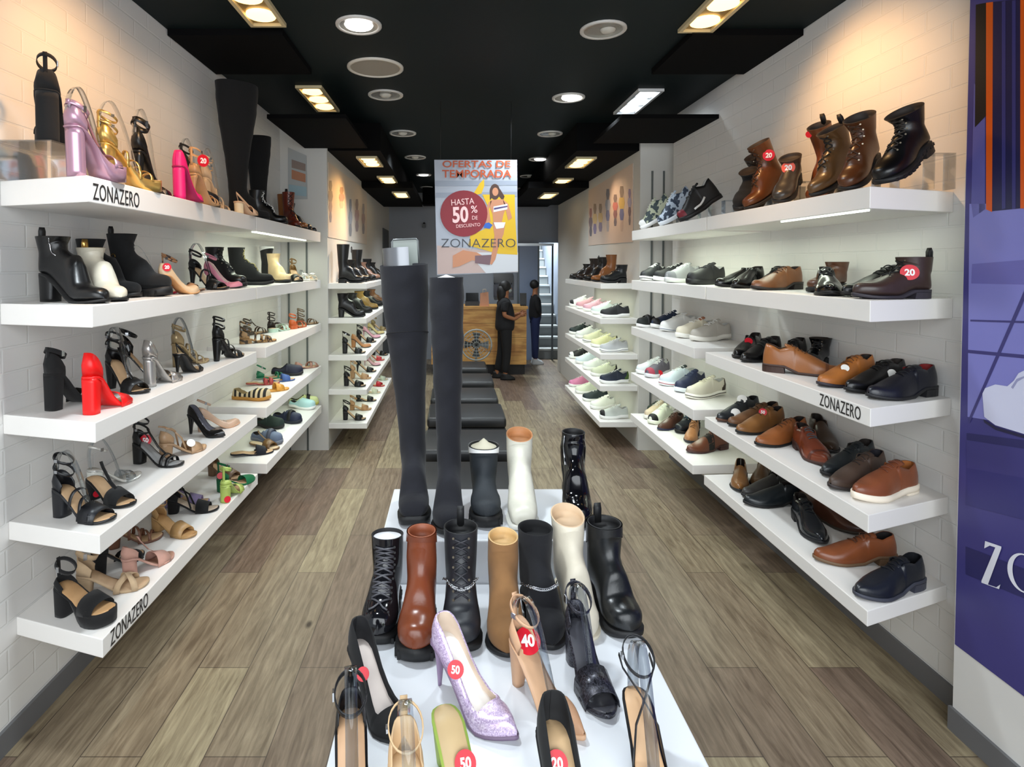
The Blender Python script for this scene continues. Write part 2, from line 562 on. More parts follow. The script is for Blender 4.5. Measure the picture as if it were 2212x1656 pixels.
# ------------------------------------------------------------------ floating shelves
SHM = mat((232, 229, 225), 0.38)
LED = mat((240, 255, 236), 0.5, emit=6.0)
XIL, XIR, XWL, XWR = -1.18, 1.49, -1.565, 1.92
NAMES = ('top', 'second', 'third', 'fourth', 'lowest')
SHZ = {}


def shelf(name_rack, k, quad, z, thk, led=False):
    """quad: plan corners (x, y), near inner, near wall, far wall, far inner"""
    t = empty('display_shelf', (quad[0][0], quad[0][1], z), 'thick white floating shelf, %s of the %s' % (NAMES[k], name_rack), 'shelf', 'white floating shelves of the ' + name_rack)
    o = Vector((quad[0][0], quad[0][1]))
    b = [(q[0] - o.x, q[1] - o.y) for q in quad]
    ar = sum(b[i][0] * b[(i + 1) % 4][1] - b[(i + 1) % 4][0] * b[i][1] for i in range(4))
    if ar < 0:
        b = b[::-1]
    bd = G().prism(b, -thk, 0).mk('board', SHM, t, False)
    md = bd.modifiers.new('edge', 'BEVEL')
    md.width, md.segments = 0.003, 2
    if led:
        s = 1 if quad[0][0] < 0 else -1
        x0 = -s * 0.02
        ln = quad[3][1] - quad[0][1]
        w_ = .02 if s > 0 else .008
        G().box(min(x0, x0 - s * w_), max(x0, x0 - s * w_), ln * led[0], ln * led[1], -thk - 0.006, -thk + 0.001).mk('light_strip', LED, t, False)
    return t


LC = [(188, 378, 436), (199, 660, 708), (205.5, 913, 957), (215, 1156, 1198), (221.5, 1381, 1422)]
LWE = [(0, 390), (0, 652), (6, 892), (18, 1120), (35, 1332)]
RC = [(1880, 402, 450), (1880, 649, 696), (1880.6, 882.6, 923), (1876, 1112.7, 1152), (1874, 1320, 1354)]
RWE = [(2060, 410), (2059, 638), (2055, 853), (2050, 1060), (2046, 1256)]
YL1, YL2, YL2E = 3.47, 3.64, 5.17
YR1, YR2, YR2E = 3.40, 3.56, 4.82
for k in range(5):
    u, v, vb = LC[k]
    p = on_x(u, v, XIL)
    thk = p.z - on_y(u, vb, p.y).z
    pw = on_x(LWE[k][0], LWE[k][1], XWL)
    SHZ['L', k] = p.z
    t = shelf('heels-side front rack', k, [(XIL, p.y), (XWL, max(pw.y, p.y + 0.06)), (XWL, YL1 + 0.03), (XIL, YL1)], p.z, thk)
    if k in (0, 4):
        text('ZONAZERO', 0.078, mat((40, 38, 38), 0.5), t, (XIL + 0.001, on_x(200 if k == 0 else 238, 420 if k == 0 else 1390, XIL).y, p.z - thk + 0.012), (0, 1, 0), (0, 0, 1), sx=.64 if k == 0 else .56, spacing=1.05)
    t = shelf('heels-side middle rack', k, [(XIL, YL2 if k > 1 else YL1 + 0.012), (XWL, YL2 + 0.03), (XWL, YL2E), (XIL, YL2E)], p.z, thk, (0.02, 0.75) if k == 0 else False)
    if k == 2:
        pass
    u, v, vb = RC[k]
    p = on_x(u, v, XIR)
    thk = p.z - on_y(u, vb, p.y).z
    pw = on_x(RWE[k][0], RWE[k][1], XWR)
    SHZ['R', k] = p.z
    t = shelf('lace-up-side front rack', k, [(XIR, p.y), (XWR, max(pw.y, p.y + 0.06)), (XWR, YR1 + 0.03), (XIR, YR1)], p.z, thk, (0.03, 0.45) if k == 0 else False)
    if k == 2:
        text('ZONAZERO', 0.070, mat((40, 38, 38), 0.5), t, (XIR - 0.001, on_x(1771, 870, XIR).y, p.z - thk + 0.012), (0, -1, 0), (0, 0, 1), sx=.60, spacing=1.05)
    t = shelf('lace-up-side middle rack', k, [(XIR, YR2 if k > 1 else YR1 + 0.012), (XWR, YR2 + 0.03), (XWR, YR2E), (XIR, YR2E)], p.z, thk)
# rear racks stand out from the rear walls
XIL3, XIR3 = -0.79, 1.353
for k, (vl, vr) in enumerate(((612, 612), (687, 688), (767, 765), (841, 833), (914, 911))):
    z = on_y(789, vl, 5.29).z
    SHZ['LB', k] = z
    shelf('heels-side rear rack', k, [(XIL3, 5.29), (-1.141, 5.29), (-1.141, 7.45), (XIL3, 7.45)], z, 0.05)
    z = on_y(1300, vr, 5.29).z
    SHZ['RB', k] = z
    shelf('lace-up-side rear rack', k, [(XIR3, 5.29), (1.699, 5.29), (1.699, 6.95), (XIR3, 6.95)], z, 0.05)
# led light under the upper shelves
GRN = (0.88, 1.0, 0.80)
for x, y0, y1, z, w in ((-1.3, 3.5, 5.1, SHZ['L', 0] - 0.12, 2.6), (1.62, 3.3, 4.8, SHZ['R', 0] - 0.12, 3.2), (1.7, 2.3, 3.3, SHZ['R', 0] - 0.12, 1.0),
                        (-0.95, 5.4, 7.3, SHZ['LB', 0] - 0.1, 1.6), (1.5, 5.4, 6.9, SHZ['RB', 0] - 0.1, 1.6)):
    area_light('shelf_strip_light', (x, (y0 + y1) / 2, z), (x, (y0 + y1) / 2, z - 1), 0.03, y1 - y0, w, GRN)

# the other boards of the middle and rear racks carry weaker strips of their own
for sd, x, y0, y1 in (('L', -1.3, 3.75, 5.1), ('R', 1.62, 3.65, 4.75), ('LB', -.95, 5.4, 7.3), ('RB', 1.5, 5.4, 6.9)):
    for k in (1, 2, 3):
        area_light('shelf_strip_light', (x, (y0 + y1) / 2, SHZ[sd, k] - .075), (x, (y0 + y1) / 2, 0), 0.03, y1 - y0, 1.3, GRN)
area_light('stairwell_fill', (1.77, 11.6, 2.9), (1.77, 11.2, 0),   .3, 1.2, 110, (.86, .95, 1.0))  # unseen fill, added over the stairs to brighten them
# ------------------------------------------------------------------ shoe parts (heel at x = 0, toe along +x, sole on z = 0)
BASEW = [(0, 0), (.012, .30), (.05, .52), (.12, .66), (.22, .71), (.4, .70), (.55, .86), (.68, 1.0)]
TOES = {
    'round': [(.8, .97), (.88, .84), (.94, .63), (.98, .36), (1, 0.02)],
    'almond': [(.78, .95), (.87, .74), (.94, .48), (.98, .25), (1, 0.02)],
    'chisel': [(.78, .92), (.87, .69), (.94, .45), (.98, .25), (1, .04)],
    'point': [(.76, .90), (.86, .58), (.94, .27), (.985, .10), (1, 0.02)],
    'square': [(.8, .97), (.9, .88), (.96, .76), (.99, .6), (1, .4)],
}


def hw(s, toe):
    return max(lerp_pts(BASEW + TOES[toe], s), 0.0)


def zline(p):
    """height of the sole's upper face along the shoe"""
    hh, st, L = p['hh'], p['st'], p['L']
    if hh > 0.035:
        f = p.get('pf', 0.0) + st
        c = [(0, hh + st), (.1, hh * .985 + st), (.2, hh * .90 + st), (.36, (hh - p.get('pf', 0)) * .52 + f), (.52, (hh - p.get('pf', 0)) * .14 + f), (.64, f), (.85, f + .001), (1, f + .008)]
        return lambda s: lerp_pts(c, s)
    sp = p.get('spring', 0.012)

    def z(s):
        q = 1.0 if s < .26 else max(0, 1 - (s - .26) / .2)
        q = q * q * (3 - 2 * q)
        t = max(0, (s - .72) / .28)
        return st + hh * q + sp * t * t
    return z


def sole(root, p, zl, name='sole'):
    L, W, toe, st = p['L'], p['W'], p['toe'], p['st']
    e = p.get('welt', 1.05)
    pf = p.get('pf', 0.0)
    rings = []
    for s in [0, .006, .025, .06, .12, .2, .28, .36, .45, .54, .62, .7, .78, .85, .9, .94, .97, .99, 1]:
        w = hw(s, toe) * W * e + (0.0025 if 0 < s < 1 else 0.001)
        x = (s * (1 + 0.02) - 0.01) * L
        zt = zl(s) + 0.002
        zb = zl(s) - st
        if p['hh'] > 0.035 and pf > 0:
            q = min(max((s - .36) / .2, 0), 1)
            zb = zl(s) - st - pf * q + (0.004 if q < 1 else 0)
            zb = max(zb, 0)
        b = 0.96
        rings.append([(x, -w, zt), (x, w, zt), (x, w * 1.0, zt * .5 + zb * .5), (x, w * b, zb), (x, -w * b, zb), (x, -w, zt * .5 + zb * .5)])
    g = G().loft(rings)
    o = g.mk(name, p['sole'], root)
    if p.get('tread'):
        t = G()
        for i in range(11):
            s = .05 + .085 * i
            w = hw(s, toe) * W * e
            for q in (-1, 1):
                z0 = max(zl(s) - st, 0)
                t.box(s * L - .007, s * L + .007, q * w - .004, q * w + .004, z0, z0 + st * .7)
        t.mk('tread', p['sole'], o, False)
    return o


def flat_heel(root, p, zl):
    L, W, e = p['L'], p['W'], p.get('welt', 1.05)
    rings = []
    for s in (0, .006, .025, .06, .12, .18, .25, .27):
        w = hw(s, p['toe']) * W * e + 0.002
        x = (s * 1.02 - .01) * L
        zt = zl(s) - p['st'] + .001
        rings.append([(x, -w, zt), (x, w, zt), (x + (.004 if s > .2 else -.0), w * .97, 0), (x + (.004 if s > .2 else 0), -w * .97, 0)])
    return G().loft(rings).mk('heel', p.get('heelm', p['sole']), root, False)


def high_heel(root, p, zl):
    """block, round, flare, thin or stiletto heel below the heel seat"""
    L, W, hh, k = p['L'], p['W'], p['hh'], p.get('heel', 'block')
    top, bot, bw, ex, xo = {'block': (.235, .20, .90, 3.2, .01), 'round': (.24, .24, 1.0, 2.0, .02), 'flare': (.2, .2, .85, 3.0, .0), 'thin': (.17, .055, .28, 2.4, .03),
                            'stiletto': (.15, .03, .15, 2, .035), 'slim': (.2, .11, .55, 2.6, .02)}[k]
    rings = []
    n = 20
    hwm = hw(.12, p['toe']) * W
    for i in range(9):
        f = i / 8.0
        g = {'thin': f ** .5, 'stiletto': f ** .4, 'flare': (f * 2 - 1) ** 2 * -1 + 1 if False else abs(2 * f - 1) ** 1.5 * -.35 + f * 0 + .35}.get(k, f)
        if k == 'flare':
            ln = (top + (bot - top) * f) * (1 - g * .5)
            wd = (1 + (bw - 1) * f) * (1 - g * .5)
        else:
            ln = top + (bot - top) * g
            wd = 1 + (bw - 1) * g
        cx = (ln / 2 + xo * g) * L
        a, b = ln / 2 * L, wd * hwm
        rg = []
        for q in range(n):
            t = 2 * math.pi * q / n
            c, s_ = math.cos(t), math.sin(t)
            x = cx + a * math.copysign(abs(c) ** (2 / ex), c)
            y = b * math.copysign(abs(s_) ** (2 / ex), s_)
            zt = zl(max(x / L, 0)) - p['st'] * .6
            rg.append((x, y, zt * (1 - f)))
        rings.append(rg)
    return G().loft(rings).mk('heel', p.get('heelm', p['upper']), root)


def upper(root, p, zl, openings=True):
    """closed vamp in front of the throat, open collar behind it"""
    L, W, toe = p['L'], p['W'], p['toe']
    th = p['th']
    kt = p.get('kt', .8)
    hc, ht = p['hc'], p['ht']
    tz = p['tz']
    vamp = [(th, ht), (th + (1 - th) * .35, RAMP(.45, ht, tz) * p.get('vk', 1)), (th + (1 - th) * .7, tz * 1.02), (.93, tz * .86), (.985, tz * .5), (1, tz * .2)]
    hs = p.get('side', min(hc, ht) * .8)
    rim = [(0, hc), (.03, hc), (.12, hc * .96), (th * .55, hs), (th - .04, ht * .93), (th, ht)]
    st = sorted(set([0, .006, .02, .05, .09, .14, .2] + [th * q for q in (.55, .7, .85)] + [th - .03, th - .012, th, th + .015] +
                    [th + (1 - th) * q for q in (.12, .25, .4, .55, .7, .8, .88, .94, .975, .993, 1.0)]))
    rings = []
    if not openings:
        st = [s for s in st if s >= .05]
    for s in st:
        w = max(hw(s, toe) * W, 0.0006)
        zb = zl(s)
        x = s * L
        op = openings and s < th - 1e-6
        h = lerp_pts(rim if op else vamp, s)
        half = []
        back = max(0, 1 - s / .12)
        lean = p.get('lean', 0.012) * back
        for i in range(10):
            if op:
                if i <= 5:
                    a = i / 5.0
                    k = 1 + .05 * math.sin(a * math.pi) - (1 - kt) * a * a
                    half.append((x + lean * math.sin(a * 1.4) - .006 * back * math.sin(a * math.pi), w * k, zb + h * a))
                elif i == 6:
                    half.append((x + lean + .003 * back, max(w * kt - .003, 0.0003), zb + h - .001))
                elif i == 7:
                    half.append((x + .004 * back, max(w * .9 - .003, .0003), zb + h * .45))
                elif i == 8:
                    half.append((x + .004 * back, max(w * .8 - .003, .0002), zb + .006))
                else:
                    half.append((x + .004 * back, 0, zb + .005))
            else:
                t = i / 9.0 * math.pi / 2
                half.append((x, w * max(math.cos(t), 0) ** p.get('sq', .8) * (1 + .03 * math.sin(2 * t)), zb + h * math.sin(t) ** .92))
        rings.append(half + [(a, -b, c) for a, b, c in half[-2::-1]])
    n = len(rings[0])
    fo, fi = [], []
    for k in range(len(rings) - 1):
        inner = openings and st[k + 1] < th - 1e-6
        for i in range(n - 1):
            f = (k * n + i, k * n + i + 1, (k + 1) * n + i + 1, (k + 1) * n + i)
            m = min(i, n - 2 - i)
            (fi if inner and m >= 6 or (openings and abs(st[k + 1] - th) < 1e-6 and m >= 7) else fo).append(f)
    V = [v for r in rings for v in r]
    o = mk(p.get('uname', 'upper'), V, fo, p['upper'], root)
    if fi:
        mk('lining', V, fi, p['lining'], root)
    p['_v'] = lambda s: (lerp_pts(vamp, s), max(hw(s, toe) * W, .0006), zl(s))
    return o


def cap_patch(root, p, s0, s1, m, name='toe_cap'):
    """an overlay that lies on the vamp between two stations"""
    rings = []
    for j in range(7):
        s = s0 + (s1 - s0) * j / 6.0
        h, w, zb = p['_v'](s)
        rings.append([(s * p['L'] + .001, (w + .0012) * math.copysign(abs(math.cos(t)) ** .8, math.cos(t)), zb + (h + .0012) * math.sin(t) ** .92) for t in [math.pi * i / 14 for i in range(15)]])
    return G().loft(rings, False, (False, False)).mk(name, m, root)


def laces(root, p, n, m, s0, s1, span=.42, r=.0024):
    g = G()
    for i in range(n):
        s = s0 + (s1 - s0) * (i + .5) / n
        h, w, zb = p['_v'](max(s, p['th']))
        hh_ = h + (max(p['th'] - s, 0)) * p['L'] * .42
        path = []
        for q in range(7):
            y = (q / 6.0 - .5) * 2 * span
            t = math.acos(max(-1, min(1, y)))
            path.append((s * p['L'] + (y * .012 if i % 2 else -y * .012), w * y * 1.05, zb + hh_ * math.sin(t) ** .8 + .003))
        g.tube(path, r, 5)
    return g.mk('laces', m, root)


def tongue(root, p, m, ln=.07, rise=.035):
    h, w, zb = p['_v'](p['th'])
    rings = []
    for j in range(6):
        f = j / 5.0
        x = p['th'] * p['L'] + .012 - ln * f
        z = zb + h * .96 + rise * f
        ww = w * (.5 + .12 * f)
        rings.append([(x, ww * q, z - .008 * q * q - (0 if abs(q) < 1 else .002)) for q in (-1, -.6, -.2, .2, .6, 1)] + [(x + .004, ww * q, z - .006 - .008 * q * q) for q in (1, .6, .2, -.2, -.6, -1)])
    return G().loft(rings).mk('tongue', m, root)


def arc_pts(p, zl, s, h, skew=0.0, e=1.03, n=13, side=1.0):
    w = hw(s, p['toe']) * p['W'] * e + .001
    return [(s * p['L'] + skew * math.cos(t) * side, w * math.copysign(abs(math.cos(t)) ** .75, math.cos(t)), zl(s) - .004 + (h + .004) * math.sin(t) ** .85) for t in [math.pi * i / (n - 1) for i in range(n)]]


def strap(root, p, zl, s, h, b, m, skew=0.0, thk=.0022, name='strap', e=1.03):
    return G().ribbon(arc_pts(p, zl, s, h, skew, e), (1, 0, -.35), b, thk).mk(name, m, root)


def ankle(root, p, zl, hz, m, b=.012, rx=.034, ry=.029, cx=.036, tilt=-.55, name='ankle_strap', thk=.0022, n=22):
    z0 = zl(0) + hz
    pts = [(cx + rx * math.cos(t), ry * math.sin(t), z0 + tilt * rx * math.cos(t)) for t in [2 * math.pi * i / n for i in range(n)]]
    o = G().ribbon(pts, (-tilt, 0, 1), b, thk, True).mk(name, m, root)
    G().box(cx - .006, cx + .006, -ry - .004, -ry - .001, z0 - b * .6, z0 + b * .6).mk('buckle', SILVER if b < .03 else GOLD, o, False)
    return o


def counter(root, p, zl, h, m, s1=.2, name='heel_counter'):
    rings = []
    for i in range(13):
        q = (i / 6.0) - 1
        s = .003 + abs(q) ** 1.6 * s1
        w = (hw(s, p['toe']) * p['W'] + .001) * math.copysign(1, q) if q else 0
        hh_ = h * (1 - .55 * abs(q) ** 2.2)
        x = s * p['L']
        rings.append([(x, w, zl(s) - .003), (x - .003, w * 1.03, zl(s) + hh_ * .5), (x + .004, w * .86, zl(s) + hh_), (x + .007, w * .8, zl(s) + hh_ - .001), (x + .004, w * .92, zl(s) + hh_ * .5), (x + .004, w * .9, zl(s))])
    return G().loft(rings, True).mk(name, m, root)


def clear_form(root, p, zl, top, m=None, x0=.03, x1=.62):
    """transparent plastic arch that keeps the straps of a display sandal up"""
    L = p['L']
    c = [(x0 * L, zl(x0) + .004), (x0 * L - .004, zl(0) + top * .6), (.10 * L, zl(0) + top * .95), (.22 * L, zl(0) + top), (.36 * L, zl(.2) + top * .72), (.5 * L, zl(.5) + top * .62), (x1 * L, zl(x1) + .006)]
    path = []
    for i in range(25):
        f = i / 24.0 * (len(c) - 1)
        path.append((lerp_pts(list(enumerate([q[0] for q in c])), f), 0, lerp_pts(list(enumerate([q[1] for q in c])), f)))
    return G().ribbon(path, (0, 1, 0), .022, .0015).mk('clear_shoe_form', m or CLEAR, root)


def insole(root, p, zl, m, s1=.985, dz=.002, wk=.93):
    rings = []
    for s in [.006, .03, .07, .13, .2, .3, .4, .5, .6, .7, .8, .87, .92, .955, s1]:
        if s > s1:
            continue
        w = hw(s, p['toe']) * p['W'] * wk
        x, z = s * p['L'], zl(s) + dz
        rings.append([(x, -w, z), (x, -w * .9, z + .0022), (x, 0, z + .0016), (x, w * .9, z + .0022), (x, w, z)])
    return G().loft(rings, False, (False, False)).mk('insole', m, root)


def boot_body(root, p, zl, top):
    """one surface from the toe over the instep up the leg: rings hang between a front curve and a sole-and-back curve"""
    L, W, toe, tz = p['L'], p['W'], p['toe'], p['tz']
    ra, rb = p.get('ank') or (.044, .040)
    RA, RB = p['rt']
    z0 = zl(.05)
    an = p.get('az0', .15)                      # height where the leg proper starts, above the heel seat
    an = min(an, (top - z0) * .72)
    k = an / .15
    fx = ra * 2 - .002
    f_ = lambda s: zl(s)
    C = []                                       # fx, fz, bx, bz, half width, squareness of the lower half
    def foot(sf, h, sb, wk=1.0, e=3.4):
        C.append((sf * L, f_(min(sf, 1)) + h, sb * L, f_(sb) + .001, max(hw(min(sf, .995), toe) * W * wk, .002), e))
    foot(1.0, .005, 1.0)
    foot(.992, tz * .36, .995)
    foot(.97, tz * .62, .975)
    foot(.93, tz * .84, .935)
    foot(.86, tz * .98, .865)
    foot(.77, tz * 1.08, .76)
    foot(.67, tz * 1.25, .62)
    fr = fx / L
    for a, (sf, hz, sb, bz, w, e) in enumerate(((.58, .62, .44, 0, .95, 3.2), (.50, .72, .28, 0, .9, 3.0), (.43, .80, .15, 0, .86, 2.8), (.385, .88, .06, 0, .84, 2.6), (.36, .95, .008, .02, .82, 2.4), (.345, 1.02, -.004, .10, .80, 2.2), (.335, 1.1, .0, .30, .80, 2.1), (.33, 1.2, .010, .58, .8, 2.0))):
        sfx = max(sf, fr + (sf - .33) * .8)
        wf = RAMP(min(max((a - 1) / 6.0, 0), 1), hw(.6, toe) * W * w, rb)
        C.append((sfx * L, z0 + an * hz * .98, sb * L, (zl(max(sb, 0)) if bz == 0 else z0) + an * bz, wf, e))
    zb_, zf_ = C[-1][3], C[-1][1]
    x0b, x0f = C[-1][2], C[-1][0]
    n = 5 if top - z0 < .4 else 12
    cx = (x0b + x0f) / 2 + p.get('lean2', 0)
    for i in range(1, n + 1):
        f = i / n
        g = f * f * (3 - 2 * f) if RA > .06 and top - z0 > .4 else f
        a_, b_ = ra + (RA - ra) * g, rb + (RB - rb) * g
        c_ = RAMP(f, (x0b + x0f) / 2, cx)
        C.append((c_ + a_, RAMP(f, zf_, top + p.get('dip', 0)), c_ - a_, RAMP(f, zb_, top - p.get('dip', 0) * .3), b_, p.get('sq2', 2.05)))
    m = len(C) - 1
    nr = 34 if top < .4 else 60
    cols = [[(q / m, r[d]) for q, r in enumerate(C)] for d in range(6)]
    nn = 28
    sl = p.get('slouch', 0)

    def ring_t(t, shrink=0.0):
        a, b, c, d, w, e = [lerp_pts(cl, t) for cl in cols]
        f, bk = Vector((a, 0, b)), Vector((c, 0, d))
        ce, ax = (f + bk) / 2, (f - bk) / 2
        ln = max(ax.length, 1e-5)
        ax = ax * ((ln - shrink) / ln)
        w = w - shrink
        out = []
        for q in range(nn):
            th = 2 * math.pi * q / nn
            u, v = math.cos(th), math.sin(th)
            ex = e if u < 0 else 2.05
            uu = math.copysign(abs(u) ** (2 / ex), u)
            vv = math.copysign(abs(v) ** (2 / ex), v)
            s = 1.0
            if sl and t > 15.0 / m:
                z = ce.z
                s = 1 + sl * (math.sin(z * 47 + u * 2.2) + .6 * math.sin(z * 83 - v * 3 + 1.3) + .5 * math.sin(z * 23 + v * 1.7))
            pt = ce + ax * uu * s
            out.append((pt.x, w * vv * s, pt.z))
        return out
    ts = [i / nr for i in range(nr + 1)]
    G().loft([ring_t(t) for t in ts], True, (True, False)).mk(p.get('uname', 'upper'), p['upper'], root)
    tl = 1 - .30 * (m - 14) / m
    lr = [ring_t(1.0), [(x, y, z + .0012) for x, y, z in ring_t(1.0, .0015)], ring_t(1.0, .004), ring_t(RAMP(.5, tl, 1), .005), ring_t(tl, .006)]
    G().loft(lr, True, (False, True)).mk('lining', p['lining'], root)

    def ring(z, shrink=0.0):
        lo, hi = 9.0 / m, 1.0
        for _ in range(22):
            md = (lo + hi) / 2
            if (lerp_pts(cols[1], md) + lerp_pts(cols[3], md)) / 2 < z:
                lo = md
            else:
                hi = md
        return ring_t((lo + hi) / 2, shrink)
    p['_ring'] = ring

    def front(z, y, off):
        """point on the front of the leg or instep at front-curve height z"""
        lo, hi = 4.0 / m, 1.0
        for _ in range(24):
            md = (lo + hi) / 2
            if lerp_pts(cols[1], md) < z:
                lo = md
            else:
                hi = md
        t = (lo + hi) / 2
        a, b, c, d, w, e = [lerp_pts(cl, t) for cl in cols]
        f, bk = Vector((a, 0, b)), Vector((c, 0, d))
        ce, ax = (f + bk) / 2, (f - bk) / 2
        q = max(-1, min(1, y / max(w, 1e-4)))
        u = math.sqrt(max(0, 1 - q * q))
        return ce + ax * (u + off / max(ax.length, 1e-4)) + Vector((0, y * (1 + off / max(w, .01)), 0))
    p['_front'] = front


def band(root, p, z0, z1, m, off=.002, name='band', arc=None, n=3):
    rings = []
    for i in range(n):
        r = p['_ring'](z0 + (z1 - z0) * i / (n - 1), -off)
        if arc:
            r = [r[k % len(r)] for k in range(arc[0], arc[1] + 1)]
        rings.append(r)
    return G().loft(rings, arc is None, (False, False)).mk(name, m, root)


def shaft_laces(root, p, z0, z1, n, m, half=.017, r=.0026, name='laces'):
    g = G()
    for i in range(n):
        for sg in (1, -1):
            za, zb = z0 + (z1 - z0) * i / n, z0 + (z1 - z0) * (i + .85) / n
            path = []
            for q in range(5):
                f = q / 4.0
                path.append(p['_front'](za + (zb - za) * f, sg * half * (2 * f - 1), .0035))
            g.tube(path, r, 5)
    return g.mk(name, m, root)


def eyelets(root, p, z0, z1, n, m, half=.018, r=.0032):
    g = G()
    for i in range(n):
        z = z0 + (z1 - z0) * i / max(n - 1, 1)
        for sg in (1, -1):
            c = p['_front'](z, sg * half, .0005)
            g.disc(c, (1, sg * .5, .4), r, .003, 8)
    return g.mk('eyelet_row', m, root, False)


def chain(root, p, z, m, droop=.02):
    g = G()
    w = max(abs(v[1]) for v in p['_ring'](z))
    pts = []
    for k in range(19):
        q = (k / 9.0 - 1) * .985
        pts.append(p['_front'](z - droop * (1 - q * q), q * w, .0045))
    for i in range(len(pts) - 1):
        for h in (0, .5):
            c = pts[i].lerp(pts[i + 1], h)
            d = (pts[i + 1] - pts[i]).normalized()
            e = d.cross(Vector((1, 0, 0.3))).normalized() if h else Vector((1, 0, .2))
            e = (e - d * e.dot(d)).normalized()
            g.tube([c + d * (.0055 * math.cos(t)) + e * (.0035 * math.sin(t)) for t in [math.pi * q / 4 for q in range(8)]], .0011, 4, True)
    return g.mk('chain', m, root)


def pull_tab(root, p, top, m, h=.035):
    r = p['_ring'](top)
    x = min(v[0] for v in r)
    return G().ribbon([(x - .003, 0, top - .03), (x - .004, 0, top + h * .6), (x + .001, 0, top + h), (x + .006, 0, top + h * .6), (x + .005, 0, top - .02)], (0, 1, 0), .02, .002).mk('pull_tab', m, root)


# ------------------------------------------------------------------ kinds of shoe
def base(kind, o, **d):
    p = dict(L=.29, W=.045, toe='chisel', hh=.024, st=.009, hc=.074, th=.40, ht=.084, tz=.036, kt=.72, upper=lea(BLK), lining=lea((40, 34, 30), .6), sole=RUB)
    p.update(d)
    p.update(o)
    if kind in ('oxford', 'sneaker') and p['L'] > .3:
        for q in ('W', 'hc', 'ht', 'tz', 'st', 'hh'):
            p[q] *= p['L'] / .3
    return p


def oxford(root, o):
    p = base('oxford', o, lc=mat((20, 16, 14), .8), n=4)
    p.setdefault('cap', None)
    zl = zline(p)
    sole(root, p, zl)
    flat_heel(root, p, zl)
    upper(root, p, zl)
    if p['n']:
        tongue(root, p, p['upper'], .055, .016)
        laces(root, p, p['n'], p['lc'], p['th'] - .07, p['th'] + .16)
    if p['cap']:
        cap_patch(root, p, .76, .80, p['cap'], 'toe_seam')
    if p.get('facing'):
        cap_patch(root, p, p['th'] + .005, p['th'] + .17, p['facing'], 'lace_facing')


def sneaker(root, o):
    p = base('sneaker', o, toe='round', L=.29, W=.047, hh=.012, st=.026, hc=.07, ht=.094, tz=.05, welt=1.08, th=.42, kt=.82, sole=WHITE, upper=mat((232, 232, 228), .5), lining=mat((200, 200, 196), .8), lc=mat((235, 235, 232), .8), n=5, spring=.012)
    zl = zline(p)
    so = sole(root, p, zl)
    upper(root, p, zl)
    tongue(root, p, p.get('tonguem', p['upper']), .052, .02)
    laces(root, p, p['n'], p['lc'], p['th'] - .06, p['th'] + .22, .4, .003)
    if p.get('accent'):
        cap_patch(root, p, .84, .985, p['accent'], 'toe_cap')
    if p.get('swoosh'):
        g = G()
        for sg in (-1, 1):
            pts = [(s * p['L'], sg * (hw(s, p['toe']) * p['W'] * 1.0 + .0035), zl(s) + z) for s, z in ((.34, .042), (.42, .03), (.5, .02), (.58, .018), (.66, .014))]
            g.ribbon(pts, (0, 0, 1), .013, .002)
        g.mk('side_stripe', p['swoosh'], root)
    if p.get('stripe'):
        rings = []
        for s in (0, .01, .05, .12, .25, .4, .55, .7, .8, .88, .94, .98, 1):
            w = hw(s, p['toe']) * p['W'] * 1.08 + .0035
            x = (s * 1.024 - .012) * p['L']
            z = max(zl(s) - p['st'] * .62, .003)
            rings.append([(x, w, z), (x, w, z + .005), (x, -w, z + .005), (x, -w, z)])
        G().loft(rings).mk('sole_stripe', p['stripe'], so)
    if p.get('counter'):
        counter(root, p, zl, p['hc'] + .002, p['counter'], .16)


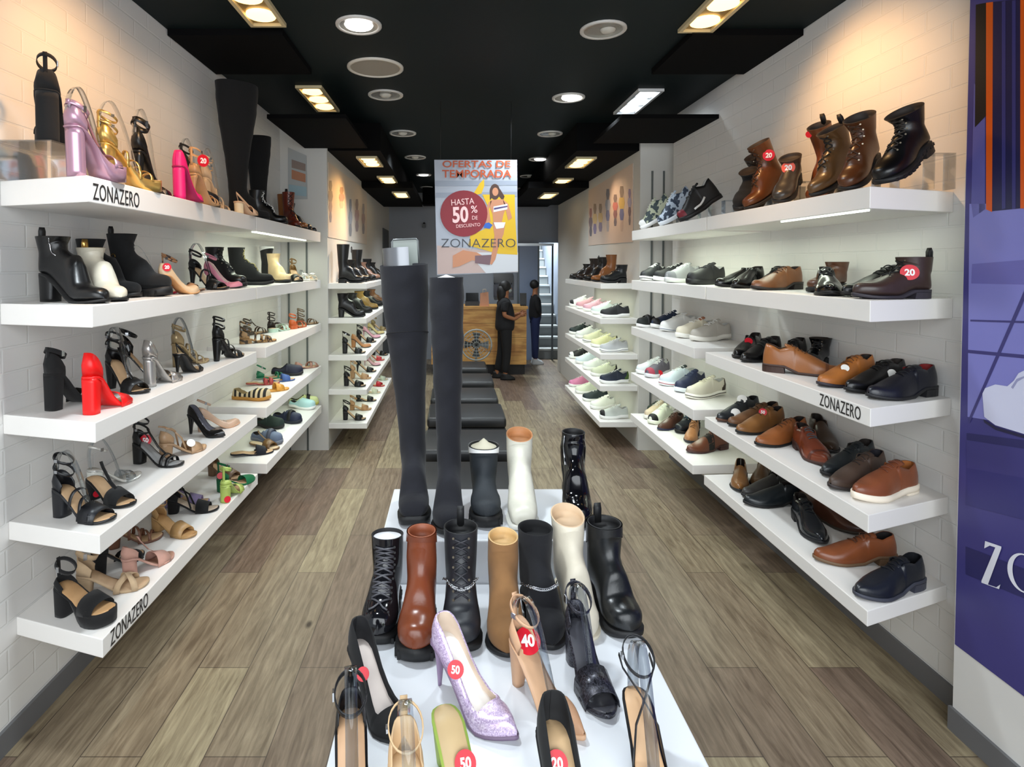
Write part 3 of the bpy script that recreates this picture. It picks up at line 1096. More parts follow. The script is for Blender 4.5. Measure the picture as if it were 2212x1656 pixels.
def boot(root, o):
    """ankle boot or taller: o['top'] is the height of the leg's rim"""
    p = base('boot', o, toe='round', L=.27, W=.045, top=.2, rt=(.055, .05), hh=.025, st=.012, hc=.12, ht=.1, tz=.052, th=.42, uname='upper')
    p.setdefault('vk', 1.0)
    zl = zline(p)
    sole(root, p, zl)
    if p['hh'] > .035:
        high_heel(root, p, zl)
    elif p['hh'] > .012:
        flat_heel(root, p, zl)
    boot_body(root, p, zl, p['top'])
    z0 = zl(.1)
    T = p['top']
    if p.get('laced'):
        tm = p.get('lc', mat((16, 16, 18), .8))
        n = p['laced']
        shaft_laces(root, p, z0 + p.get('lz', .055), T - .012, n, tm, p.get('lh', .017))
        eyelets(root, p, z0 + p.get('lz', .055), T - .012, n, p.get('eyem', mat((120, 110, 95), .3, .8)), p.get('lh', .017) + .003)
    if p.get('tab'):
        pull_tab(root, p, T, p['tabm'] if p.get('tabm') else RUB)
    if p.get('elastic'):
        for a in ((3, 9), (19, 25)):
            band(root, p, z0 + .09, T - .006, p['elastic'], .0012, 'elastic_panel', a, 6)
    if p.get('bandm'):
        band(root, p, T - p.get('bandh', .03), T + .001, p['bandm'], .003, 'cuff')
    if p.get('zip'):
        r = [Vector(p['_ring'](z, -.002)[p['zip']]) for z in [z0 + .04 + (T - z0 - .05) * i / 14 for i in range(15)]]
        G().tube(r, .002, 5).mk('zipper', p.get('zipm', SILVER), root)
    if p.get('chain'):
        chain(root, p, z0 + (T - z0) * p['chain'], SILVER, p.get('droop', .02))
    if p.get('seam'):
        G().tube(p['_ring'](z0 + (T - z0) * p['seam'], -.0012), .0014, 5, True).mk('seam', mat((12, 12, 16), .9), root)
    if p.get('belt'):
        band(root, p, z0 + p['belt'], z0 + p['belt'] + .016, p.get('beltm', p['upper']), .003, 'strap')
        rr = p['_ring'](z0 + p['belt'] + .008, -.005)
        v = rr[21 % len(rr)]
        G().tube([(v[0] + .012 * math.cos(t), v[1], v[2] + .012 * math.sin(t)) for t in [math.pi * k / 5 for k in range(10)]], .002, 5, True).mk('buckle', GOLD, root)
    if p.get('filler'):
        rg = p['_ring'](T - .004, .006)
        c = Vector((sum(v[0] for v in rg) / len(rg), 0, T))
        G().loft([rg, [tuple(Vector(v).lerp(c + Vector((0, 0, .03 * p.get('fillh', 1))), .55)) for v in rg], [tuple(Vector(v).lerp(c + Vector((0, 0, .045 * p.get('fillh', 1))), .95)) for v in rg]], True, (False, True)).mk('paper_filling', p['filler'], root)
    return p


def pump(root, o):
    p = base('pump', o, L=.215, W=.037, toe='point', hh=.09, st=.005, hc=.05, th=.66, ht=.032, tz=.032, kt=.74, side=.034, heel='stiletto', welt=1.0, lining=mat((226, 214, 200), .6), upper=sue(BLK), lean=.008)
    p.setdefault('sole', RUB)
    zl = zline(p)
    sole(root, p, zl)
    high_heel(root, p, zl)
    upper(root, p, zl)
    insole(root, p, zl, p.get('insolem', p['lining']), .7, .0055, .82)
    if p.get('ank_strap'):
        ankle(root, p, zl, .075, p['upper'], .01)
    if p.get('form'):
        clear_form(root, p, zl, p['form'])


def sandal(root, o):
    """heeled or flat sandal; o['s'] lists its straps"""
    p = base('sandal', o, L=.22, W=.039, toe='round', hh=.09, st=.007, heel='block', pf=0.0, upper=sue(BLK), insolem=lea((206, 170, 130), .6), s=('toe', 'ankle', 'counter'), welt=1.02)
    if p['hh'] <= .035:
        p.setdefault('spring', .004)
    zl = zline(p)
    p['sole'] = o.get('sole', p['upper'])
    sole(root, p, zl)
    if p['hh'] > .035:
        high_heel(root, p, zl)
    elif p['hh'] > .013:
        flat_heel(root, p, zl)
    insole(root, p, zl, p['insolem'])
    u = p.get('strapm', p['upper'])
    for q in p['s']:
        if q == 'toe':
            strap(root, p, zl, .72, .036, .034, u)
        elif q == 'wide':
            strap(root, p, zl, .70, .042, .062, u)
        elif q == 'thin':
            strap(root, p, zl, .74, .034, .010, u)
        elif q == 'two':
            strap(root, p, zl, .66, .042, .014, u)
            strap(root, p, zl, .78, .034, .016, u)
        elif q == 'cross':
            strap(root, p, zl, .68, .040, .022, u, .028)
            strap(root, p, zl, .71, .043, .022, u, -.028)
        elif q == 'multi':
            for k in range(5):
                strap(root, p, zl, .42 + .09 * k, .062 - .008 * k, .011, u, .012 * (-1) ** k)
        elif q == 'closedtoe':
            rings = []
            for j in range(10):
                s = .66 + .338 * j / 9.0
                h = lerp_pts([(.66, .040), (.8, .034), (.92, .024), (.98, .013), (1, .006)], s)
                w = hw(s, p['toe']) * p['W'] * 1.03 + .001
                rings.append([(s * p['L'], w * math.copysign(abs(math.cos(t)) ** .75, math.cos(t)), zl(s) - .003 + (h + .003) * math.sin(t) ** .9) for t in [math.pi * i / 14 for i in range(15)]])
            G().loft(rings, False, (False, False)).mk('toe_cover', p.get('toem', u), root)
        elif q == 'clearband':
            strap(root, p, zl, .70, .036, .045, CLEAR)
        elif q == 'sparkle':
            strap(root, p, zl, .72, .036, .03, mat((225, 222, 215), .15, .8, 'glitter', (250, 250, 250)))
        elif q == 'counter':
            counter(root, p, zl, p.get('ch', .05), u)
        elif q == 'ankle':
            ankle(root, p, zl, p.get('az', .078), u, p.get('ab', .011))
            if 'counter' in p['s'] and p['hh'] > .035:
                hz = p.get('az', .078)
                z1 = zl(0) + hz + .55 * .034
                G().ribbon([(.004, 0, zl(0) + p.get('ch', .05) * .7), (.004, 0, zl(0) + p.get('ch', .05)), (.002, 0, z1), (.001, 0, z1 + .008)], (0, 1, 0), .013, .0025).mk('back_strap', u, root)
        elif q == 'ankle2':
            ankle(root, p, zl, .066, u, .009)
            G().ribbon([(.004, 0, zl(0) + p.get('ch', .05) * .7), (.002, 0, zl(0) + .06), (.001, 0, zl(0) + .118)], (0, 1, 0), .012, .0025).mk('back_strap', u, root)
            ankle(root, p, zl, .105, u, .009, .034, .028, .036, -.45)
        elif q == 'lacecross':
            g = G()
            for sg in (-1, 1):
                g.ribbon([(.48 * p['L'], sg * .03, zl(.48) + .004), (.40 * p['L'], sg * .02, zl(.4) + .05), (.30 * p['L'], -sg * .006, zl(.3) + .068), (.16 * p['L'], -sg * .03, zl(.16) + .07), (.04 * p['L'], -sg * .03, zl(.04) + .075)], (1, 0, .6), .008, .002)
            g.mk('cross_straps', u, root)
        elif q == 'sling':
            g = G()
            pts = [(.44 * p['L'] * abs(math.cos(t)) - .002, .03 * math.cos(t) * (1 if abs(math.cos(t)) > .01 else 0), RAMP(abs(math.cos(t)), zl(0) + .05, zl(.44) + .02)) for t in [math.pi * i / 16 for i in range(17)]]
            g.ribbon(pts, (0, 0, 1), .011, .002)
            g.mk('sling_strap', u, root)
        elif q == 'tstrap':
            G().ribbon([(.66 * p['L'], 0, zl(.66) + .042), (.5 * p['L'], 0, zl(.5) + .056), (.33 * p['L'], 0, zl(.3) + .072), (.28 * p['L'], 0, zl(.28) + .09)], (0, 1, 0), .012, .002).mk('centre_strap', u, root)
        elif q == 'thong':
            g = G()
            for sg in (-1, 1):
                g.ribbon([(.84 * p['L'], 0, zl(.84) + .004), (.8 * p['L'], sg * .006, zl(.8) + .022), (.68 * p['L'], sg * .024, zl(.68) + .028), (.55 * p['L'], sg * .034, zl(.55) + .004)], (.7, 0, .7), .014, .003)
            g.mk('thong_strap', u, root)
        elif q == 'flower':
            g = G()
            for k in range(6):
                t = 2 * math.pi * k / 6
                c = Vector((.7 * p['L'] + .014 * math.cos(t), .016 * math.sin(t), zl(.7) + .045 + .003 * (k % 2)))
                g.disc(c, (math.cos(t) * .5, math.sin(t) * .5, 1), .014, .003, 10)
            g.disc((.7 * p['L'], 0, zl(.7) + .048), (0, 0, 1), .007, .004, 10)
            g.mk('flower', p.get('flowerm', WHITE), root)
        elif q == 'buckles':
            for sx in (.58, .74):
                strap(root, p, zl, sx, .04, .03, u)
    if p.get('form'):
        clear_form(root, p, zl, p['form'], p.get('formm'))
    return p


def clog(root, o):
    p = base('clog', o, toe='round', L=.26, W=.047, hh=.015, st=.02, hc=.03, th=.5, ht=.075, tz=.055, kt=.9, side=.02, welt=1.06)
    zl = zline(p)
    sole(root, p, zl)
    upper(root, p, zl)
    if p.get('strapm'):
        strap(root, p, zl, .66, .078, .03, p['strapm'])


KINDS = dict(oxford=oxford, sneaker=sneaker, boot=boot, pump=pump, sandal=sandal, clog=clog)
NICE = dict(oxford='lace_up_shoe', sneaker='sneaker', boot='ankle_boot', pump='pump', sandal='sandal', clog='clog')
CATS = dict(oxford='shoe', sneaker='sneaker', boot='boot', pump='shoe', sandal='sandal', clog='clog')


def shoe(kind, heel, toe, opts, label, group=None, name=None, L=None, tilt=0.0, roll=0.0):
    """heel and toe: ground points; the shoe takes its length and heading from them"""
    a, b = Vector(heel), Vector(toe)
    d = b - a
    L = L or Vector((d.x, d.y)).length
    yaw = math.atan2(d.y, d.x)
    a = a + Vector((0, 0, .0008 + abs(math.sin(roll)) * .05))
    root = empty(name or opts.get('name') or NICE[kind], a, label, opts.get('cat') or CATS[kind], group)
    root.rotation_euler = (roll, tilt, yaw)
    o = dict(opts)
    o['L'] = L
    KINDS[kind](root, o)
    return root
# ------------------------------------------------------------------ front display table with its shoes
ZT, ZU = 0.75, 0.88
tb = empty('display_table', (0.12, 1.3, 0), 'long low white display table in the middle of the aisle, holding short boots and heels', 'table')
tu = empty('display_plinth', (0.12, 1.3, 0), 'higher white plinth behind the white table, holding tall boots', 'plinth')
TBM = mat((226, 229, 234), 0.28)
g = G().box(-0.24 - .12, 0.487 - .12, 0.25 - 1.3, 1.70 - 1.3, 0.0, ZT)
o = g.mk('block', TBM, tb, False)
md = o.modifiers.new('edge', 'BEVEL')
md.width, md.segments = 0.004, 2
g = G().box(-0.215 - .12, 0.44 - .12, 1.702 - 1.3, 2.10 - 1.3, 0.0, ZU)
o = g.mk('block', TBM, tu, False)
md = o.modifiers.new('edge', 'BEVEL')
md.width, md.segments = 0.004, 2


def on_table(kind, toe_px, yaw, L, opts, label, z=ZT, topv=None, heel_px=None, name=None, group=None, roll=0.0):
    t = on_z(toe_px[0], toe_px[1], z)
    if heel_px:
        h = on_z(heel_px[0], heel_px[1], z)
        d = h - t
        yaw = math.degrees(math.atan2(-d.y, -d.x))
        L = L or d.length
    a = math.radians(yaw)
    heel = t - Vector((math.cos(a), math.sin(a), 0)) * L
    o = dict(opts)
    if topv:
        c = heel + Vector((math.cos(a), math.sin(a), 0)) * .055
        o['top'] = on_y(toe_px[0], topv, c.y).z - z
    o['L'] = L
    return shoe(kind, heel, t, o, label, group, name, L, 0.0, math.radians(roll))


TALL = dict(upper=sue((21, 22, 31)), lining=mat((24, 24, 30), .9), W=.049, hc=.10, ht=.085, tz=.055)
b1 = on_table('boot', (894, 1142), -88, .25, dict(TALL, toe='square', st=.022, hh=.034, rt=(.088, .082), ank=(.05, .045), slouch=.012, lean2=-.01, dip=-.006, seam=.69),
              'very tall thigh-high charcoal suede boot with square toe, wide top, on white plinth', ZU, 572, name='thigh_high_boot', roll=2.8)
b2 = on_table('boot', (966, 1163), -92, .25, dict(TALL, toe='almond', st=.012, hh=.03, rt=(.064, .058), ank=(.046, .040), slouch=.03, filler=WHITE, fillh=.2),
              'slimmer thigh-high charcoal suede boot with wrinkled leg, on white plinth', ZU, 600, name='thigh_high_boot', roll=.9)
# plastic shaper and seam of the first thigh boot
for o in b1.children:
    if o.name.startswith('upper'):
        me = o.data
        T = max(v.co.z for v in me.vertices)
        tv = [v.co for v in me.vertices if v.co.z > T - .03]
        cxx = sum(v.x for v in tv) / len(tv)
        n = 30
        SHP = mat((120, 122, 126), .28, .6)
        G().loft([[(cxx + .074 * math.cos(t), .070 * math.sin(t), z) for t in [math.pi * (-.92 + 1.02 * i / n) for i in range(n + 1)]] for z in (T - .06, T + .055)], False, (False, False)).mk('plastic_shaper', SHP, b1)
        xx = cxx - .078
        G().loft([[(xx, .005 + .045 * q, z) for q in (-1, 1)] for z in (T - .04, T + .085)], False, (False, False)).mk('clear_insert', mat((120, 128, 122), .3), b1, False)
        G().tube([(xx, -.042, T - .03), (xx, -.042, T + .08), (xx, -.036, T + .087), (xx, .045, T + .087), (xx, .051, T + .08), (xx, .051, T - .03)], .0035, 6).mk('insert_frame', mat((96, 100, 100), .3), b1)

on_table('boot', (1052, 1146), -90, .25, dict(upper=mat((34, 40, 46), .7, 0, 'knit'), lining=mat((20, 22, 22), .8), W=.048, toe='round', st=.03, hh=.0, tread=True, rt=(.054, .050), ank=(.052, .047), hc=.11, ht=.1, 
         bandm=WHITE, bandh=.026, filler=mat((226, 220, 196), .8), fillh=.55), 'dark sock boot with a white band round the top and paper filling', ZU, 962, name='sock_boot')
on_table('boot', (1133, 1150), -92, .25, dict(upper=lea((233, 230, 214), .35), lining=lea((196, 134, 84), .6), W=.047, toe='square', st=.012, hh=.05, sole=mat((236, 234, 224), .4), rt=(.048, .045), ank=(.046, .043), dip=-.02, tz=.06),
         'plain white leather mid-calf boot with tan lining, on white plinth', ZU, 935, name='mid_calf_boot')
on_table('boot', (1252, 1145), -96, .25, dict(upper=pat((10, 10, 14)), shaftm=mat((16, 16, 24), .12, 0, 'knit'), lining=RUB, W=.047, toe='round', st=.014, hh=.05, rt=(.042, .040), ank=(.046, .043), slouch=.03, zip=24, tz=.06),
         'shiny black patent boot with wrinkled leg and side zip, behind cream boot', ZU, 934, name='mid_calf_boot')

BL = lea((20, 20, 24), .34)
on_table('boot', (815, 1402), -94, .21, dict(upper=pat((18, 18, 22)), lining=mat((24, 24, 28), .7), filler=mat((232, 232, 236), .6), fillh=.12, W=.047, st=.02, hh=.03, tread=True, rt=(.045, .044), ank=(.046, .042), laced=10, lh=.022, lz=.03, tz=.06,
         lc=mat((70, 70, 76), .4), eyem=RUB, dip=.006), 'tall glossy black lace-up combat boot with pale lining, first in table boot row', ZT, 1158, name='combat_boot')
on_table('boot', (917, 1440), -93, .21, dict(upper=lea((124, 62, 36), .28), lining=lea((150, 82, 52), .5), W=.048, st=.028, hh=.01, tread=True, sole=RUB, rt=(.040, .037), ank=(.043, .040), tz=.06, bandm=lea((112, 54, 30), .35), bandh=.03, slouch=.004),
         'brown leather chelsea boot with black lug sole and elastic collar', ZT, 1150, name='chelsea_boot')
on_table('boot', (1008, 1418), -90, .21, dict(upper=lea((34, 36, 42), .45), lining=RUB, W=.049, st=.016, hh=.028, rt=(.048, .046), ank=(.046, .043), laced=7, lh=.016, chain=.62, droop=.05, tz=.06, cap=lea((40, 44, 52), .4), tab=True,
         lc=mat((44, 44, 50), .6)), 'black lace-up ankle boot with silver chains and pull tab, on table', ZT, 1140, name='combat_boot')
on_table('boot', (1078, 1425), -91, .205, dict(upper=sue((150, 108, 66)), lining=lea((214, 176, 120), .6), W=.047, toe='almond', st=.008, hh=.045, rt=(.042, .040), ank=(.045, .041), tz=.06, dip=-.008),
         'tan suede ankle boot, between black boots on table', ZT, 1158)
on_table('boot', (1182, 1412), -82, .21, dict(upper=sue((17, 18, 24)), lining=mat((10, 10, 13), .9), W=.049, st=.01, hh=.045, rt=(.050, .047), ank=(.048, .044), tz=.06, chain=.55, droop=.042, toe='almond'),
         'black suede ankle boot with a single silver chain, on table', ZT, 1143)
on_table('boot', (1275, 1392), -82, .21, dict(upper=lea((221, 212, 192), .5), lining=lea((214, 184, 150), .6), W=.044, toe='almond', st=.008, hh=.05, sole=mat((214, 204, 182), .5), rt=(.046, .047), ank=(.045, .042), tz=.06, dip=-.024, slouch=.008, lean2=-.01),
         'cream leather ankle boot with notched top rim, on table', ZT, 1112)
on_table('boot', (1362, 1388), -80, .215, dict(upper=lea((22, 24, 26), .3), lining=RUB, W=.049, st=.014, hh=.034, rt=(.047, .046), ank=(.049, .046), tz=.06, tab=True, bandm=lea((16, 17, 19), .4), bandh=.05),
         'black leather ankle boot with elastic cuff and pull tab, last in table boot row', ZT, 1130)

# heels in front of the boots
NUDE = lea((214, 170, 134), .45)
on_table('pump', (880, 1615), None, .215, dict(upper=sue((16, 16, 18)), lining=mat((22, 22, 25), .8), insolem=lea((238, 224, 216), .6), hh=.095, hc=.062, W=.040, toe='point'),
         'black suede pump with pale pink insole, in front of the combat boot', heel_px=(783, 1500))
on_table('pump', (1117, 1604), None, .235, dict(upper=mat((176, 150, 190), .35, 0, 'glitter', (232, 214, 240)), lining=lea((224, 204, 184), .6), insolem=mat((246, 242, 238), .5), hh=.105, hc=.056, W=.047, toe='point', sole=mat((120, 100, 126), .5), heelm=mat((150, 128, 160), .4),
         th=.66), 'lilac glitter pointed pump with white insole on white table', heel_px=(938, 1470))
on_table('sandal', (1262, 1606), None, .215, dict(upper=NUDE, insolem=lea((216, 172, 134), .5), hh=.095, heel='slim', toe='point', W=.036, s=('closedtoe', 'ankle', 'counter'), az=.075, ab=.009, form=.105, toem=mat((196, 150, 116), .5, 0, 'knit'), ch=.05, name='slingback_shoe'),
         'nude slingback pump with clear support and forty percent tag', heel_px=(1112, 1470))
on_table('sandal', (1316, 1560), None, .21, dict(upper=mat((16, 16, 20), .3, 0, 'glitter', (70, 70, 80)), insolem=mat((70, 70, 76), .3), hh=.085, heel='block', toe='almond', W=.037, s=('wide', 'ankle', 'counter'), az=.07, ab=.014, form=.10, formm=SMOKE),
         'black glitter ankle-strap sandal with clear support, in front of cream boot', heel_px=(1250, 1440))
on_table('sandal', (765, 1900), None, .215, dict(upper=lea((18, 18, 22), .4), insolem=lea((216, 172, 132), .5), hh=.10, heel='thin', W=.037, toe='almond', s=('ankle', 'counter', 'thin'), az=.055, ab=.014, form=.10, formm=SMOKE, ch=.045),
         'black strappy sandal with tan insole and clear support, at table corner', heel_px=(757, 1632))
on_table('sandal', (905, 2060), None, .215, dict(upper=lea((222, 186, 142), .5), insolem=lea((226, 196, 156), .5), hh=.10, heel='block', W=.040, s=('ankle', 'counter', 'toe'), az=.07, ab=.006, ch=.066, form=.11),
         'beige sandal with closed heel and thin ankle strap, beside lime mule', heel_px=(872, 1745))
on_table('sandal', (1060, 1860), None, .215, dict(upper=lea((172, 200, 92), .45), insolem=lea((206, 178, 132), .5), hh=.09, heel='slim', W=.039, toe='point', s=('closedtoe',), name='mule'),
         'lime green mule with beige insole at front of table', heel_px=(957, 1640))
on_table('pump', (1290, 1950), None, .215, dict(upper=sue((15, 15, 17)), lining=mat((20, 20, 22), .8), insolem=lea((206, 172, 130), .6), hh=.10, hc=.066, W=.047, toe='point', th=.7),
         'black suede pump with tan insole at front of table', heel_px=(1184, 1676))
on_table('sandal', (1455, 1830), None, .22, dict(upper=lea((20, 20, 24), .4), insolem=lea((218, 176, 134), .5), hh=.095, heel='thin', W=.037, toe='almond', s=('lacecross', 'thin', 'ankle'), az=.09, ab=.008, form=.115, formm=SMOKE),
         'black cross-strap sandal with nude insole and clear support, at table edge', heel_px=(1362, 1585))
# ------------------------------------------------------------------ shoes on the racks
XI = {'L': XIL, 'R': XIR, 'LB': XIL3, 'RB': XIR3}
XW = {'L': XWL, 'R': XWR, 'LB': -1.141, 'RB': 1.699}
RACK = {'Lf': 'heels-side front rack', 'Lm': 'heels-side middle rack', 'Rf': 'lace-up-side front rack', 'Rm': 'lace-up-side middle rack', 'LBf': 'heels-side rear rack', 'RBf': 'lace-up-side rear rack'}
SHELFN = ('top shelf', 'second shelf', 'third shelf', 'fourth shelf', 'lowest shelf')
COUNT = {}
TOP = lambda v: ('top', v)


def put(side, k, sec, kind, hp, tp, opts, desc, L=None, topv=None, tilt=0.0):
    """hp, tp: picture points of heel and toe on the shelf; (u, f) with f <= 1 means depth f between edge and wall"""
    z = SHZ[side, k]
    pt = []
    for u, v in (hp, tp):
        if v <= 1.0:
            x = XI[side] + (XW[side] - XI[side]) * v
            y = on_x(u, 500, x).y
            pt.append(Vector((x, y, z)))
        else:
            pt.append(on_z(u, v, z))
    a, b = pt
    ylo, yhi = {'Lf': (1.86, YL1), 'Lm': (YL2, YL2E), 'Rf': (2.0, YR1), 'Rm': (YR2, YR2E)}[side + sec]
    xlo, xhi = sorted((XI[side], XW[side]))
    if not (ylo < b.y < yhi and xlo - .03 < b.x < xhi):
        x = XI[side] + (XW[side] - XI[side]) * .07
        b = Vector((x, on_x(tp[0], 500, x).y, z))
    d = b - a
    lo, hi = {'oxford': (.29, .345), 'sneaker': (.28, .335), 'boot': (.23, .33), 'clog': (.23, .28), 'pump': (.19, .25), 'sandal': (.19, .265)}[kind]
    ln = L or min(max(d.length, lo), hi)
    if d.length > ln * 1.4:
        d = Vector((-1 if side == 'R' else 1, -.33, 0))
    a = b - d.normalized() * ln
    # keep the shoe on the board
    lim = sorted((XI[side], XW[side]))
    sh = 0
    for q in (a, b):
        if q.x < lim[0] + .015:
            sh = max(sh, lim[0] + .015 - q.x)
        if q.x > lim[1] - .015:
            sh = min(sh, lim[1] - .015 - q.x)
    a.x += sh
    b.x += sh
    lo, hi = {'Lf': (1.86, YL1), 'Lm': (YL2, YL2E), 'Rf': (2.0, YR1), 'Rm': (YR2, YR2E)}[side + sec]
    sy = min(0, hi - .03 - max(a.y, b.y)) or max(0, lo + .03 - min(a.y, b.y))
    a.y += sy
    b.y += sy
    key = (side + sec, k)
    COUNT[key] = COUNT.get(key, 0) + 1
    o = dict(opts)
    if topv:
        c = a + (b - a).normalized() * .05
        uu = CX + F * c.x / c.y
        o['top'] = max(on_y(uu, topv, c.y).z - z, .14)
        if tilt:
            o['top'] = max(o['top'] - ln * math.sin(tilt) * .8, .14)
    rk = RACK[side + sec]
    lab = '%s, %s from front, %s, %s' % (desc, ords[COUNT[key] - 1], SHELFN[k], rk)
    if tilt:
        a = Vector((a.x, a.y, z + ln * math.sin(tilt)))
        r = shoe(kind, a, b, o, lab, 'shoes on the %s of the %s' % (SHELFN[k], rk), None, ln, tilt)
    else:
        r = shoe(kind, a, b, o, lab, 'shoes on the %s of the %s' % (SHELFN[k], rk), None, ln)
    return r


def riser(x0, x1, y0, y1, z, h, label):
    g = G()
    t = .004
    g.box(x0, x1, y0, y1, z + h - t, z + h)
    g.box(x0, x0 + t, y0, y1, z, z + h - t)
    g.box(x1 - t, x1, y0, y1, z, z + h - t)
    tag(g.mk('acrylic_riser', CLEAR, None, False), label, 'shoe riser', 'clear acrylic risers')


C = dict(black=(7, 7, 9), tan=(188, 146, 104), beige=(214, 186, 152), brown=(104, 62, 38), dkbrown=(62, 42, 34), cog=(168, 104, 56), red=(214, 20, 22), pink=(212, 26, 110), green=(16, 120, 84),
         lime=(178, 204, 104), lilac=(150, 134, 176), white=(236, 236, 232), cream=(226, 218, 196), navy=(30, 40, 72), grey=(140, 142, 150), gold=(205, 165, 95), rose=(204, 150, 140))


def SD(c, heel='block', hh=.10, s=('toe', 'ankle', 'counter'), ins=None, mt=None, **k):
    d = dict(upper=mt or sue(C[c]), heel=heel, hh=hh, s=s)
    if ins:
        d['insolem'] = lea(ins, .6)
    d.update(k)
    return d


def OX(c, so=None, li=None, r=.32, **k):
    cc = C[c] if isinstance(c, str) else c
    d = dict(upper=lea(cc, r), sole=mat(so, .55) if so else RUB, lining=lea(li or (40, 32, 28), .6), lc=mat(tuple(int(x * .55) for x in cc), .8))
    d.update(k)
    return d


def SN(c, so=(236, 236, 232), **k):
    cc = C[c] if isinstance(c, str) else c
    d = dict(upper=mat(cc, .55), sole=mat(so, .5))
    d.update(k)
    return d


def BT(c, m='lea', **k):
    cc = C[c] if isinstance(c, str) else c
    d = dict(upper=lea(cc, .33) if m == 'lea' else sue(cc) if m == 'sue' else m, W=.046, lining=lea((46, 36, 30), .7))
    d.update(k)
    return d


GOLDL = mat((214, 178, 104), .3, .8)
# ---- heels side, top shelf
zt = SHZ['L', 0]
riser(-1.53, -1.33, 1.93, 2.19, zt, .125, 'clear acrylic riser under the black platform sandal, heels-side top shelf')
a, b = on_y(122, 303, 1.98), None
shoe('sandal', Vector((-1.385, 1.985, zt + .125)), Vector((-1.475, 2.165, zt + .125)), SD('black', 'round', .175, ('toe', 'ankle', 'counter'), pf=.05, az=.10, ab=.016, ch=.07, W=.052, name='platform_sandal'),
     'tall black block-heel platform sandal standing on the clear riser, heels-side top shelf', None, None, .2)
put('L', 0, 'f', 'sandal', (162, .14), (252, .03), SD('rose', 'round', .155, ('toe', 'tstrap', 'ankle', 'counter'), mt=mat((186, 146, 164), .28, .55), pf=.045, az=.06, ab=.016, ch=.075, W=.047, insolem=lea((206, 160, 110), .5), name='platform_sandal', form=.13), 'metallic lilac round-heel platform sandal', .215)
put('L', 0, 'f', 'sandal', (245, .26), (345, .04), SD('gold', 'block', .15, ('multi', 'ankle2', 'counter'), mt=GOLDL, pf=.035, form=.16, ch=.08, W=.046), 'gold strappy studded platform sandal with red tag', .25)
put('L', 0, 'f', 'sandal', (328, .24), (392, .12), SD('black', 'slim', .17, ('toe', 'ankle', 'counter', 'tstrap'), mt=lea(C['black']), az=.11, ab=.024, ch=.09, form=.17), 'black and white strap high-heel sandal', .2)
put('L', 0, 'f', 'pump', (380, .10), (436, .02), dict(upper=mat((214, 24, 108), .45), hh=.14, heel='round', W=.042, hc=.07, sole=mat((150, 16, 74), .5), lining=lea((190, 40, 100), .6)), 'fuchsia pink high-heel pump', .19)
put('L', 0, 'f', 'sandal', (412, .34), (462, .2), SD('black', 'slim', .19, ('toe', 'ankle', 'counter', 'cross'), az=.10, ch=.08, form=.15), 'black cross-strap high-heel sandal', .2)
put('L', 0, 'f', 'sandal', (420, .14), (472, .05), SD('tan', 'thin', .13, ('two', 'ankle2', 'counter', 'tstrap'), ins=(206, 166, 110), mt=lea(C['tan'])), 'tan strappy sandal with red tag', .2)
put('L', 0, 'f', 'clog', (438, .12), (482, .02), dict(upper=lea((18, 20, 34)), sole=RUB), 'navy black slip-on clog', .24)
put('L', 0, 'f', 'sandal', (462, .32), (512, .14), SD('beige', 'block', .17, ('multi', 'ankle2', 'counter'), mt=lea(C['beige']), ch=.08, form=.16), 'beige strappy block-heel sandal', .21)
put('L', 0, 'f', 'sandal', (505, .12), (546, .03), SD('beige', 'round', .06, ('wide', 'sling'), mt=lea((222, 184, 150)), heelm=mat((226, 206, 170), .5)), 'beige mule with cream block heel', .2)
put('L', 0, 'm', 'boot', (520, .42), (575, .1), dict(upper=sue(C['black']), lining=RUB, W=.047, hh=.03, rt=(.135, .09), ank=(.058, .048), slouch=.01, name='thigh_high_boot', lean2=.0), 'very tall black thigh-high boot with flared leg', .27, 182)
put('L', 0, 'm', 'boot', (580, .6), (622, .22), dict(upper=sue(C['black']), lining=RUB, W=.047, hh=.03, rt=(.092, .07), ank=(.055, .046), slouch=.01, name='knee_boot'), 'tall black suede knee boot', .27, 296)
put('L', 0, 'm', 'boot', (597, .25), (622, .04), BT('black', laced=6, lc=WHITE, eyem=WHITE), 'black lace-up boot with white laces', .26, 412)
put('L', 0, 'm', 'boot', (622, .5), (645, .12), BT((112, 44, 28), laced=5, tab=True), 'red-brown lace-up boot with tag', .27, 416)
put('L', 0, 'm', 'boot', (642, .55), (662, .1), BT((150, 92, 44), laced=5), 'tan brown ankle boot', .27, 420)
put('L', 0, 'm', 'boot', (662, .6), (678, .1), BT('black', elastic=mat((30, 30, 32), .9)), 'black chelsea boot', .27, 440)
put('L', 0, 'm', 'pump', (680, .55), (692, .06), dict(upper=lea(C['black']), hh=.09), 'black pointed pump', .2)
# ---- heels side, second shelf
put('L', 1, 'f', 'boot', (90, .85), (228, .04), BT('black', hh=.095, heel='block', toe='round', st=.006, zip=24, tab=True, tabm=RUB, W=.045, rt=(.062, .05), tz=.05), 'black leather peep-toe ankle boot with block heel', .325, 512)
put('L', 1, 'f', 'boot', (165, .85), (257, .05), BT((230, 222, 202), hh=.09, heel='block', st=.006, lining=lea((200, 180, 140)), rt=(.06, .048), tab=True, tabm=GOLD), 'cream peep-toe ankle boot', .31, 536)
put('L', 1, 'f', 'boot', (205, .85), (300, .3), BT('black', 'sue', hh=.08, rt=(.058, .05), sole=RUB), 'black suede ankle boot', .28, 518)
put('L', 1, 'f', 'boot', (250, .75), (364, .03), BT('black', 'sue', hh=.03, st=.03, belt=.10, tab=True, rt=(.065, .054), tz=.062, W=.05, tread=True), 'chunky black suede boot with strap', .31, 506)
